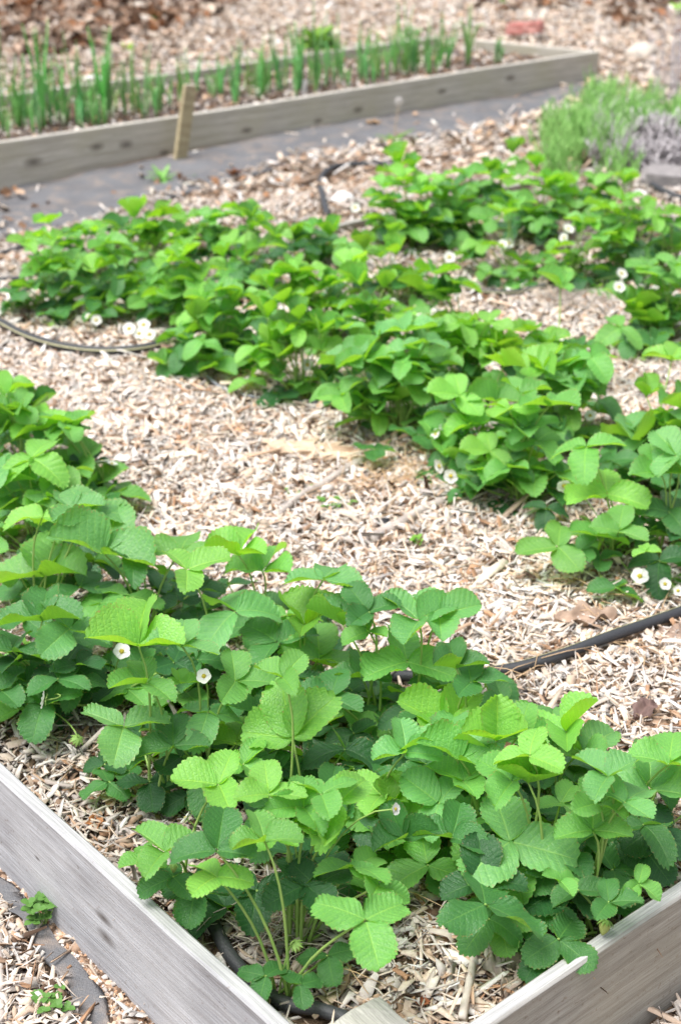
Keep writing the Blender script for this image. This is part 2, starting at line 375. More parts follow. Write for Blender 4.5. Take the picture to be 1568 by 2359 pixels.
strip('weed_fabric', [(-150, 1925), (0, 2023), (45, 2050), (140, 2168), (245, 2290), (262, 2362), (300, 2440)],
      [(-150, 2000), (0, 2075), (55, 2140), (95, 2220), (150, 2285), (210, 2365), (240, 2450)], 0.0,
      'narrow strip of grey weed fabric in the mulch outside the near left board', 60, 10, .012)

# ---------------------------------------------------------------- wood chips
def pip(x, y, poly):
    ins = np.zeros(x.shape, bool); n = len(poly)
    for i in range(n):
        x1, y1 = poly[i]; x2, y2 = poly[(i+1) % n]
        c = ((y1 > y) != (y2 > y)) & (x < (x2-x1)*(y-y1)/(y2-y1+1e-12)+x1); ins ^= c
    return ins
def wpoly(pts, z): return [(atg(x, y).x, atg(x, y).y) for x, y in pts]
FAB = wpoly([(-400, 400), (0, 410), (400, 332), (800, 250), (1378, 160), (1330, 222), (1230, 262), (1040, 306), (850, 335), (640, 372), (560, 405), (330, 458), (250, 495), (0, 552), (-400, 640)], FZ)
SOILSTRIP = wpoly([(-100, 1900), (0, 2000), (355, 2358), (500, 2500), (330, 2500), (250, 2358), (120, 2140), (0, 2050), (-100, 1980)], 0)
FABN = wpoly([(-100, 1960), (0, 2025), (45, 2060), (140, 2170), (245, 2290), (262, 2400), (210, 2400), (150, 2285), (95, 2220), (55, 2140), (0, 2073), (-100, 2010)], 0)
FBED = [tuple(fb_pt(u, v)[:2]) for u, v in ((-.2, -.03), (FL+.03, -.03), (FL-.26, FWid+.04), (-.2, FWid+.04))]
PAL = np.array([(.86, .72, .58), (.80, .65, .50), (.72, .54, .39), (.86, .78, .69), (.74, .68, .63), (.66, .44, .28), (.52, .29, .15), (.58, .51, .45), (.34, .22, .14), (.15, .09, .055), (.89, .85, .80)])
PL = [
 (690, 2160, 'strawberry plant nearest the left board corner, holding one wide light leaf over bare mulch'),
 (1215, 2110, 'strawberry plant at the front with large dark green lower leaves beside the right board'),
 (1370, 2140, 'strawberry plant touching the right board with a drooping green fruit on a stalk'),
 (640, 2290, 'small low strawberry seedling tucked against the left board below the front plants'),
 (410, 2030, 'strawberry plant beside the left board holding a white flower out on a thin stalk'),
 (1090, 1990, 'strawberry plant in the front row, just behind the pair of large dark leaves'),
 (850, 1960, 'strawberry plant in the front row with a yellow green cupped centre leaf'),
 (1440, 1980, 'front row strawberry plant at the right edge, standing over bare mulch behind the right board'),
 (1260, 1900, 'front row strawberry plant with two leaflets spread like wings above the mulch'),
 (1060, 1850, 'front row strawberry plant just below where the striped hose disappears'),
 (680, 1900, 'front row strawberry plant with one bright three leaflet leaf standing on a tall stem'),
 (370, 1850, 'front row strawberry plant with dark leaves lying low on the chips near the left board'),
 (480, 1830, 'leafy strawberry plant behind low dark leaves, centre left of the front row'),
 (860, 1700, 'front row strawberry plant whose bare upright stems show behind the bright leaf'),
 (960, 1700, 'front row strawberry plant at the end of the striped hose with an upright serrated leaf'),
 (700, 1640, 'strawberry plant in the thick middle of the front row with broad overlapping leaves'),
 (500, 1620, 'strawberry plant in the front row with large pale leaves above a half hidden white bloom'),
 (260, 1640, 'front row strawberry plant with a white flower facing up under its leaves'),
 (110, 1660, 'strawberry plant at the left edge with a sideways white flower over the chips'),
 (-20, 1680, 'strawberry plant cut off by the left edge beside the near left board'),
 (620, 1480, 'front row strawberry plant at the back edge of the row facing the open mulch'),
 (340, 1480, 'strawberry plant with folded pale leaves, in the upper left of the front row'),
 (110, 1460, 'strawberry plant with tall dark folded leaves at the left end of the front row'),
 (90, 1290, 'strawberry plant near the left edge with yellow green undersides'),
 (70, 1160, 'strawberry plant at the left edge with one flat topped leaf on three stems'),
 (240, 1160, 'strawberry plant beside the open mulch with small pale flowers on its far side'),
 (-30, 1060, 'strawberry plant partly cut by the left edge, furthest of the front row'),
 (1190, 1165, 'strawberry plant at the near end of the middle row with a clear central stem'),
 (1100, 1090, 'strawberry plant in the middle row with drooping white flowers beside its base'),
 (920, 1000, 'middle row strawberry plant with a low three leaflet leaf lying on the mulch'),
 (1310, 1040, 'middle row strawberry plant on the side facing the right hand mulch'),
 (1070, 920, 'middle row strawberry plant with a white flower at its foot'),
 (1290, 900, 'middle row strawberry plant reaching out to the right over open mulch'),
 (690, 920, 'middle row strawberry plant standing over the thin grey drip line'),
 (500, 850, 'middle row strawberry plant with leaves hanging low beside the open chips'),
 (870, 850, 'middle row strawberry plant with wide overlapping leaves near the middle of the photo'),
 (720, 790, 'middle row strawberry plant with a single white flower hanging on its near side'),
 (1050, 790, 'strawberry plant of the middle row just before the short piece of striped hose'),
 (440, 760, 'middle row strawberry plant behind the cluster of four white flowers'),
 (300, 740, 'middle row strawberry plant with a cluster of four white flowers at its foot'),
 (130, 730, 'strawberry plant at the left end of the middle row beside the curved striped hose'),
 (900, 700, 'strawberry plant on the far side of the middle row facing the back row'),
 (560, 680, 'strawberry plant with dense leaves in the middle of the middle row'),
 (330, 650, 'strawberry plant with dense leaves on the left half of the middle row'),
 (700, 620, 'strawberry plant at the far side of the middle row near the looped hose'),
 (150, 640, 'strawberry plant at the far left of the middle row with spreading outer leaves'),
 (500, 590, 'strawberry plant on the far side of the middle row facing the onion bed'),
 (300, 590, 'far side strawberry plant of the middle row, nearest the grey weed fabric'),
 (1410, 1290, 'strawberry plant with three round dark leaflets flat on the mulch beside a white flower'),
 (1530, 1300, 'strawberry plant at the right edge above the striped hose'),
 (1500, 1120, 'strawberry plant at the right edge with a tall ribbed leaf on a thick stem'),
 (1600, 1130, 'strawberry plant mostly outside the right edge beside the tall ribbed leaf'),
 (940, 580, 'strawberry plant at the left end of the back row beside the looped hose'),
 (1170, 640, 'strawberry plant in the back row with a pair of white flowers and low round leaflets'),
 (1060, 560, 'strawberry plant in the dense left half of the back row'),
 (1320, 670, 'strawberry plant in the back row with two white flowers on its right side'),
 (1240, 560, 'strawberry plant in the thick centre of the back row'),
 (1420, 640, 'strawberry plant in the right half of the back row'),
 (1150, 480, 'strawberry plant at the far edge of the back row behind its tallest leaves'),
 (1340, 510, 'strawberry plant at the far edge of the back row below the lavender'),
 (1530, 800, 'strawberry plant at the right edge with two pale green berries at its foot'),
 (1530, 640, 'strawberry plant at the right edge, far end of the back row'),
 (1470, 560, 'strawberry plant of the back row nearest the grey concrete block'),
]
PXY = [(atg(a, b).x, atg(a, b).y) for a, b, _ in PL]
HOSES = [[(900, 1580), (1040, 1582), (1180, 1563), (1290, 1532), (1400, 1490), (1568, 1430), (1700, 1375)], [(-120, 690), (0, 757), (70, 793), (150, 816), (240, 826), (340, 818), (420, 790), (500, 735), (560, 700)],
 [(1040, 672), (1100, 685), (1170, 690), (1236, 679), (1290, 665)], [(755, 510), (748, 488), (742, 462), (737, 435), (748, 410), (785, 393), (870, 389), (960, 392)], [(478, 880), (510, 905), (570, 925), (660, 936), (770, 940), (850, 935)],
 [(480, 2130), (500, 2170), (530, 2225), (585, 2290), (650, 2336), (730, 2352), (800, 2375)]]
HPTS = np.array([(p.x, p.y) for h in HOSES for p in catmull([atg(*q) for q in h], 14)])
def near_hose(x, y, r=.017):
    m = np.full(np.shape(x), 9.0)
    for a, b in HPTS: m = np.minimum(m, (x-a)**2+(y-b)**2)
    return m < r*r
def scatter(n, x0, x1, y0, y1, wfun=None):
    """uniform in a trapezoid following the field of view plus a margin"""
    out = []
    got = 0
    while got < n:
        y = rng.uniform(y0, y1, n); half = (.26*np.hypot(y, CAMZ)+.30)
        x = rng.uniform(-1, 1, n)*half.max(); k = np.abs(x) < half; x, y = x[k], y[k]
        if wfun is not None: k = rng.random(len(x)) < wfun(x, y); x, y = x[k], y[k]
        out.append(np.stack([x, y], 1)); got += len(x)
    return np.concatenate(out)[:n]
def chips_mesh(name, XY, Lr, Wr, Tr, lift, palw, tilt=.32, three=True, zf=surf, bright=None, bend=.25):
    n = len(XY); L = rng.uniform(*Lr, n)*np.exp(rng.normal(0, .35, n)); W = rng.uniform(*Wr, n)*np.exp(rng.normal(0, .3, n)); T = rng.uniform(*Tr, n)
    W = np.minimum(W, L*.8)
    yaw = rng.uniform(0, 2*np.pi, n); pit = rng.normal(0, tilt, n).clip(-.75, .75); L = np.minimum(L, Lr[1]*1.5); rol = rng.normal(0, .45, n); bd = rng.normal(0, bend, n)*L
    ns = 3 if three else 2
    P = np.zeros((n, ns*4, 3))
    for a in range(ns):
        u = a/(ns-1)-.5; mid = 1-4*u*u
        wj = (.55+.45*mid+rng.normal(0, .14, n)).clip(.15, 1.3)*W/2; sh = rng.normal(0, .1, n)*W
        zc = bd*(mid-.5); k = 0
        for (sy, sz) in ((-1, 1), (1, 1), (1, -1), (-1, -1)):
            P[:, a*4+k, 0] = u*L + rng.normal(0, .05, n)*L; P[:, a*4+k, 1] = sy*wj+sh; P[:, a*4+k, 2] = zc+sz*T/2 + rng.normal(0, .15, n)*T; k += 1
    c, s = np.cos(rol)[:, None], np.sin(rol)[:, None]; y, z = P[..., 1]*c-P[..., 2]*s, P[..., 1]*s+P[..., 2]*c; P[..., 1], P[..., 2] = y, z
    c, s = np.cos(pit)[:, None], np.sin(pit)[:, None]; x, z = P[..., 0]*c-P[..., 2]*s, P[..., 0]*s+P[..., 2]*c; P[..., 0], P[..., 2] = x, z
    c, s = np.cos(yaw)[:, None], np.sin(yaw)[:, None]; x, y = P[..., 0]*c-P[..., 1]*s, P[..., 0]*s+P[..., 1]*c
    P[..., 0] = x+XY[:, None, 0]; P[..., 1] = y+XY[:, None, 1]
    P[..., 2] += (zf(XY[:, 0], XY[:, 1])+rng.uniform(*lift, n)+np.abs(np.sin(pit))*L*.25)[:, None]
    q = []
    for a in range(ns-1):
        b = a*4
        for k in range(3 if True else 4):
            k0, k1 = ((0, 1), (1, 2), (3, 0))[k]; q.append((b+k0, b+4+k0, b+4+k1, b+k1))
    q.append((0, 1, 2, 3)); e = (ns-1)*4; q.append((e+3, e+2, e+1, e))
    F = (np.array(q)[None]+(np.arange(n)*ns*4)[:, None, None]).reshape(-1, 4)
    C = PAL[rng.choice(len(PAL), n, p=np.array(palw)/np.sum(palw))]*rng.uniform(.72, 1.12, (n, 1))
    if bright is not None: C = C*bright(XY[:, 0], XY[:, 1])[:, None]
    C = np.repeat(C[:, None, :], ns*4, 1)*rng.uniform(.85, 1.1, (n, ns*4, 1))
    C = np.concatenate([C.clip(0, .9), np.ones((n, ns*4, 1))], -1).reshape(-1, 4)
    return fast_mesh(name, P.reshape(-1, 3), F, C)
def dens(x, y):
    s, t = st(x, y)
    on_board = ((np.abs(t+.01) < .032) & (s > -.05)) | ((np.abs(s+.01) < .018) & (t > -.05))
    d = np.where(on_board, 0, 1.0)
    d = np.where((t < -.02) & (s < 0), .0, d)
    d = np.where(pip(x, y, FAB), .035, d); d = np.where(pip(x, y, FBED), 0, d)
    d = np.where(pip(x, y, SOILSTRIP), .12, d); d = np.where(pip(x, y, FABN), .03, d)
    d = np.where(near_hose(x, y), .10, d)
    d = np.where((np.abs(s-SEND-.01) < .03) & (t > 2.03) & (t < 3.6), 0, d)
    path = sst(3.9, 4.4, y)*(1-sst(5.4, 5.9, y-.5*x))*.45
    return d*(1-path)
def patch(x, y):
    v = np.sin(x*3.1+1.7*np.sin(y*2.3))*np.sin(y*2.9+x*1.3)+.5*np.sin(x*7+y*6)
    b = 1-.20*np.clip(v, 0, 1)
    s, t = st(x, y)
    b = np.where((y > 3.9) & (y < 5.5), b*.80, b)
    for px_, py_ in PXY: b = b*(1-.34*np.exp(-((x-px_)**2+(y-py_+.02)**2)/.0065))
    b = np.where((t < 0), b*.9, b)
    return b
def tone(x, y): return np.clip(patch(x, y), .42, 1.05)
g_ = PAL.mean(1, keepdims=True); PAL = np.clip((PAL*.84+g_*.16)*np.array([[1.08, 1.085, 1.11]]), 0, .94)
W1 = [16, 12, 8, 18, 14, 7, 4, 7, 4, 3, 14]
def stuff(o, label, cat): tag(o, label, cat, None, 'stuff'); return o
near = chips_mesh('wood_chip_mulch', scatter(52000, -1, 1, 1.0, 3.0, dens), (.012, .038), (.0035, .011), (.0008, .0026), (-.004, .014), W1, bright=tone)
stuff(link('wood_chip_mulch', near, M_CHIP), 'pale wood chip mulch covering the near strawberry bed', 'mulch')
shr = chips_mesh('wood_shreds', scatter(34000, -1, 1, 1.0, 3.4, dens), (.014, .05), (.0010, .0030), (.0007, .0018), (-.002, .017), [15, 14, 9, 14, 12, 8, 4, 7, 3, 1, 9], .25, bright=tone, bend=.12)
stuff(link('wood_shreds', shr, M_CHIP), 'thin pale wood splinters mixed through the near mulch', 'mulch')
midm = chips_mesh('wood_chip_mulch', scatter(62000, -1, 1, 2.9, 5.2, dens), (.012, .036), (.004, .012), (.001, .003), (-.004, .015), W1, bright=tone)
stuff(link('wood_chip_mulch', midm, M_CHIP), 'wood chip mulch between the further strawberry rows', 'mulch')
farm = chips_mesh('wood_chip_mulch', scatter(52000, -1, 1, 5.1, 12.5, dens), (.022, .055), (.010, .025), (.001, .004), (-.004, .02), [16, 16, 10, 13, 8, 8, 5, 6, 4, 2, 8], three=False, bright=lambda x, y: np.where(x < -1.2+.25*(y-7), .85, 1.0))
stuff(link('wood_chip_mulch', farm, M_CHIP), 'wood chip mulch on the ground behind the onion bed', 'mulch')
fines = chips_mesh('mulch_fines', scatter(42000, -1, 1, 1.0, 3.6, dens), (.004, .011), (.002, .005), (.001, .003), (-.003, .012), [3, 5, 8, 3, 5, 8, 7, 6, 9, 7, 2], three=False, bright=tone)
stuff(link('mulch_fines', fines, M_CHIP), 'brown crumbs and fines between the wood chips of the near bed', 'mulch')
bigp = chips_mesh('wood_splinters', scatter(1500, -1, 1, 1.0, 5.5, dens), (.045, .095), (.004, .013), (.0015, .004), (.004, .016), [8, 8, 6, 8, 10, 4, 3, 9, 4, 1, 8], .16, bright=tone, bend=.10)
stuff(link('wood_splinters', bigp, M_CHIP), 'long pale splinters and twigs lying on the mulch', 'mulch')
# dark crumbs of soil
def strip_w(x, y): return np.where(pip(x, y, SOILSTRIP) & ~pip(x, y, FABN), 1.0, 0)
XYc = scatter(2600, -1, 1, 1.0, 2.3, strip_w)
stuff(link('soil_crumbs', chips_mesh('soil_crumbs', XYc, (.004, .012), (.003, .009), (.002, .006), (-.001, .004), [0, 1, 3, 1, 3, 5, 5, 5, 10, 7, 0]), M_CHIP), 'brown soil crumbs along the foot of the near left board', 'soil')
def fbw(x, y): return np.where(pip(x, y, [tuple(fb_pt(u, v)[:2]) for u, v in ((0, .03), (FL-.05, .03), (FL-.33, FWid-.01), (0, FWid-.01))]), 1.0, 0)
XYs = scatter(4500, -1, 1, 4.4, 8.3, fbw)
stuff(link('soil_crumbs', chips_mesh('soil_crumbs', XYs, (.008, .028), (.006, .018), (.003, .01), (-.003, .008), [1, 1, 2, 2, 3, 2, 2, 6, 14, 22, 1], three=False, zf=lambda x, y: .137+0*x), M_CHIP), 'dark soil crumbs and bits of chip in the onion bed', 'soil')

# crumpled dead leaves in the far left and far right (uncountable litter)
def leafpiece(L, W, seed, n=7, m=5, wr=0):
    r = random.Random(seed); V, F = [], []; a, b, c = (r.uniform(-1, 1) for _ in range(3))
    for i in range(n):
        u = i/(n-1)
        for j in range(m):
            v = j/(m-1)*2-1; ww = W*.5*math.sin(math.pi*min(.97, max(.03, u)))**.7*(1+.25*math.sin(u*17+seed))
            nn = noise.noise(Vector((u*5, v*2.2, seed)))*wr; ww *= 1+nn*1.2*(1 if abs(v) > .9 else .3); V.append(((u-.5)*L, v*ww, nn*L*.5+L*(.16*a*math.sin(u*5+b*3)+.13*b*math.sin(v*3+c)+.10*c*math.sin(u*9+v*5))+abs(v)*W*.2))
    for i in range(n-1):
        for j in range(m-1): k = i*m+j; F.append((k, k+m, k+m+1, k+1))
    return V, F
def litter(name, XY, Lr, cols, label, cat='leaf litter', lift=(.0, .03)):
    V, F, C = [], [], []
    for (x, y) in XY:
        L = random.uniform(*Lr); v, f = leafpiece(L, L*random.uniform(.4, .8), random.randrange(999)); b = len(V)
        q = Quaternion((random.gauss(0, .35), random.gauss(0, .35), 1), random.uniform(0, 6.3)) @ Quaternion((1, 0, 0), random.gauss(0, .5))
        z = float(surf(x, y))+random.uniform(*lift)+.008; c = random.choice(cols); k = random.uniform(.75, 1.2)
        for p in v: V.append(q @ Vector(p)+Vector((x, y, z))); C.append((c[0]*k, c[1]*k, c[2]*k, 1))
        F += [tuple(b+i for i in t) for t in f]
    me = mesh(name, V, F, True, col=C); o = link(name, me, M_LITTER); stuff(o, label, cat); return o
def wz(poly): 
    P = wpoly(poly, .05); return lambda x, y: np.where(pip(x, y, P), 1.0, 0)
LC = [(.30, .20, .14), (.42, .31, .24), (.22, .12, .07), (.50, .40, .33), (.14, .08, .05), (.36, .17, .08), (.55, .46, .38), (.10, .06, .04)]
litter('leaf_litter', scatter(1500, -1, 1, 6.2, 12.0, wz([(-600, -40), (640, -40), (500, 40), (420, 70), (300, 105), (120, 140), (-600, 175)])), (.05, .13), LC, 'dark heap of crumpled brown leaves in the far left corner')
litter('leaf_litter', scatter(330, -1, 1, 6.5, 12.0, wz([(1020, -30), (1700, -30), (1700, 90), (1560, 95), (1420, 70), (1350, 20), (1120, 35)])), (.05, .12), LC, 'brown crumpled leaves at the top right behind the brick')
litter('leaf_litter', scatter(330, -1, 1, 5.0, 9.0, wz([(-300, 60), (700, 10), (1100, 30), (700, 120), (0, 215)])), (.03, .07), [(.55, .45, .37), (.62, .54, .46), (.45, .33, .25)], 'light tan leaf fragments on the mulch behind the onions')
litter('leaf_litter', scatter(60, -1, 1, 3.6, 6.0, wz([(-200, 470), (700, 380), (1330, 250), (1200, 330), (700, 470), (0, 600)])), (.02, .05), [(.30, .18, .11), (.50, .36, .26), (.40, .22, .12)], 'scattered dead leaf bits on the path in front of the weed fabric')

# darker bare soil band under far-left litter
# ---------------------------------------------------------------- strawberry leaves
def leaflet(L, W, fold, droop, side_wave, r, teeth=12, skew=0.0, rN=5):
    """returns v,f,uv ; base at origin, +X to tip, +Z up"""
    V, F, UV = [], [], []; sub = 4; N = teeth*sub
    ph = r.uniform(0, 6.28); cup = r.uniform(-.25, .35); tw = r.uniform(-.25, .25); edge_up = r.uniform(-.3, 1.0); pa = r.uniform(.006, .022); tl_ = [r.uniform(.6, 1.25) for _ in range(teeth+1)]; pj = [r.uniform(.4, 1.3) for _ in range(teeth+1)]
    for side in (1, -1):
        b0 = len(V)
        for i in range(N+1):
            s = i/N
            th = math.pi*s
            bx = (1-math.cos(th))/2
            bx = bx**.92
            by = .5*math.sin(math.pi*s**1.05)**.86 if 0 < s < 1 else 0
            by *= (1+skew*side)
            mx = max(0.0, bx-.62*by*(1-s*.35)); mx = min(mx, .985)
            if s >= 1: mx = 1.0
            fr = (s*teeth) % 1.0
            if s > .16:
                tk = .042*tl_[min(teeth, int(s*teeth))]*(1-abs(2*fr-1)**1.4)*min(1, (s-.16)/.15)
                nx, ny = (bx-.45), by; q = math.hypot(nx, ny) or 1
                ex, ey = bx+tk*(nx/q*.8+.35), by+tk*ny/q*.9
            else: ex, ey = bx, by
            pleat = -(1-abs(2*fr-1))
            for j in range(rN+1):
                t = j/rN; x = mx+(ex-mx)*t; y = ey*t*W/L
                z = pa*pj[min(teeth, int(s*teeth))]*pleat*math.sin(math.pi*min(1, t*.95))**.6*min(1, by*4)*(.4+.6*t)
                z += abs(y)*math.tan(fold)*(1-.25*abs(y)) + cup*(y*y)*1.2 - droop*x*x
                z += side_wave*.06*math.sin(x*8+ph+side*1.3)*t*t + .10*edge_up*t**4*min(1, by*4)
                z += tw*x*y*side*.5
                V.append(Vector((x*L, y*side*L, z*L))); UV.append((s*teeth, t))
        for i in range(N):
            for j in range(rN):
                a = b0+i*(rN+1)+j; q = (a, a+rN+1, a+rN+2, a+1)
                F.append(q if side > 0 else q[::-1])
    return V, F, UV
def clean(me):
    bm = bmesh.new(); bm.from_mesh(me); bmesh.ops.remove_doubles(bm, verts=bm.verts, dist=1e-6); bmesh.ops.dissolve_degenerate(bm, edges=bm.edges, dist=1e-7)
    bm.normal_update(); bm.to_mesh(me); bm.free()
def leaf_mesh(seed, spread_a=R(105), style='mid', sx=(1, 1, 1), rN=6, teeth=12):
    r = random.Random(seed); V, F, UV = [], [], []
    P = dict(flat=((.05, .25), (.05, .20), (-.05, .18)), mid=((.28, .62), (.05, .35), (.05, .45)), fold=((.55, .95), (.05, .30), (.20, .60)),
             droop=((.15, .5), (.35, .65), (-.10, .30)), young=((.6, 1.0), (-.05, .12), (.55, .95)), low=((.02, .18), (.05, .22), (-.22, .02)))[style]
    for k, a in enumerate((0, spread_a, -spread_a)):
        fold = r.uniform(*P[0]); dr = r.uniform(*P[1]); el = r.uniform(*P[2])
        L = sx[k]*(1 if k == 0 else r.uniform(.86, .98)); W = L*r.uniform(.72, .90)
        v, f, uv = leaflet(L, W, fold, dr, r.uniform(.3, 1.4), r, teeth, skew=0 if k == 0 else (-.12 if a > 0 else .12), rN=rN)
        a += r.uniform(-.10, .10)
        M = Matrix.Rotation(a, 4, 'Z') @ Matrix.Rotation(-el, 4, 'Y') @ Matrix.Rotation(r.uniform(-.3, .3), 4, 'X')
        off = Vector((.05 if k == 0 else .015, 0, 0)); b = len(V)
        V += [M @ (p+off) for p in v]; F += [tuple(b+i for i in t) for t in f]; UV += uv
    me = mesh('leaf', V, F, True, UV); me.materials.append(M_LEAF); return me
STY = {s: [leaf_mesh(100*i+k, style=s) for k in range(n)] for i, (s, n) in enumerate((('flat', 5), ('mid', 9), ('fold', 6), ('droop', 5), ('young', 4), ('low', 4)))}
TRI = [leaf_mesh(900+k, spread_a=R(118), style='flat') for k in range(3)]
CLOSE = [leaf_mesh(950+k, spread_a=R(62), style='mid') for k in range(3)]
FARM = [leaf_mesh(500+k, style=s, rN=3, teeth=8) for k, s in enumerate(('mid', 'mid', 'fold', 'droop', 'flat', 'mid', 'young', 'fold'))]
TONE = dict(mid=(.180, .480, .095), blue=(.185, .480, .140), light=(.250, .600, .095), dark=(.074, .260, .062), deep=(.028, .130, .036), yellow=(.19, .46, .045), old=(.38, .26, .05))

# ---------------------------------------------------------------- strawberry plants: base point in the photo, label
plants = []
for i, (x, y, lab) in enumerate(PL):
    p = at(x, y, .13); p.z = float(surf(p.x, p.y))
    o = empty('strawberry_plant', p); tag(o, lab, 'strawberry plant', 'strawberry plants in the mulched bed'); plants.append(dict(o=o, p=p, n=0, i=i))
def nearest(x, y, zr=(.19, .37), zpref=.295, z=None):
    best = None
    zs = [z] if z is not None else [zr[0]+(zr[1]-zr[0])*k/12 for k in range(13)]
    for zz in zs:
        q = at(x, y, zz)
        for pl in plants:
            d = math.hypot(q.x-pl['p'].x, q.y-pl['p'].y); c = d+.35*abs(zz-zpref)+.25*max(0, q.y-pl['p'].y-.02)
            if best is None or c < best[0]: best = (c, pl, q)
    return best[1], best[2]
def bez(a, b, c, d, n=8):
    return [a*(1-t)**3+b*3*t*(1-t)**2+c*3*t*t*(1-t)+d*t**3 for t in (i/n for i in range(n+1))]
def stalk(parent, base, tip, r0, r1, lean=.5, name='stalk', col=(1, 1, 1, 1), n=8, tipdir=None):
    h = (tip-base); d = Vector((h.x, h.y, 0))
    b = base+Vector((0, 0, h.z*.45))+d*.10; c = tip-(tipdir or Vector((0, 0, 1)))*max(.02, h.length*.25) - d*.12
    P = bez(base, b, c, tip, n); V, F = tube(P, [r0+(r1-r0)*i/n for i in range(n+1)], 5)
    o = link(name, mesh(name, V, F), M_STALK, parent); o.color = col; return o
def add_leaf(pl, q, L, yaw, style='mid', tone='mid', me=None, tilt=None, tdir=None, rs=random, seg=True):
    me = me or rs.choice(STY[style])
    out = Vector((q.x-pl['p'].x, q.y-pl['p'].y, 0)); od = out.normalized() if out.length > 1e-4 else Vector((1, 0, 0))
    tl = tilt if tilt is not None else min(.5, out.length*2.6)+rs.uniform(-.05, .12)
    ax = Vector((-od.y, od.x, 0)) if tdir is None else Vector((-math.sin(tdir), math.cos(tdir), 0))
    M = Matrix.Translation(q) @ Matrix.Rotation(tl, 4, ax) @ Matrix.Rotation(yaw, 4, 'Z') @ Matrix.Rotation(rs.gauss(0, .10), 4, 'X') @ Matrix.Rotation(rs.gauss(0, .08), 4, 'Y') @ Matrix.Scale(L, 4)
    o = link('leaf', me, None, pl['o'], M); c = TONE[tone]; k = rs.uniform(.88, 1.15); g = rs.uniform(.94, 1.06)
    o.color = (c[0]*k*g, c[1]*k, c[2]*k, 1)
    a = rs.uniform(0, 6.28); base = pl['p']+Vector((math.cos(a)*.014, math.sin(a)*.014, -.004))
    up = (M.to_3x3() @ Vector((0, 0, 1))).normalized()
    if L > .03:
        bend = (q-base).length
        s = stalk(o, base, q+up*.0005, .0018+.0008*min(1, L/.08), .0013, name='leaf_stalk', n=7 if seg else 5, tipdir=(Vector((0, 0, .8))+od*.5).normalized())
        s.color = (1.0, 1.0, 1.0, 1)
    pl['n'] += 1; return o
def yaw_of(x, y, ang): 
    pit = math.atan2(-ray(x, y).z, 1); a = R(ang); return math.atan2(math.sin(a)/.60, math.cos(a))
def L_of(q, Lpx, ang):
    d = (q-Vector((0, 0, CAMZ))).dot(FW); a = R(ang); return .90*Lpx*d/FPX*math.hypot(math.cos(a), math.sin(a)/.92)

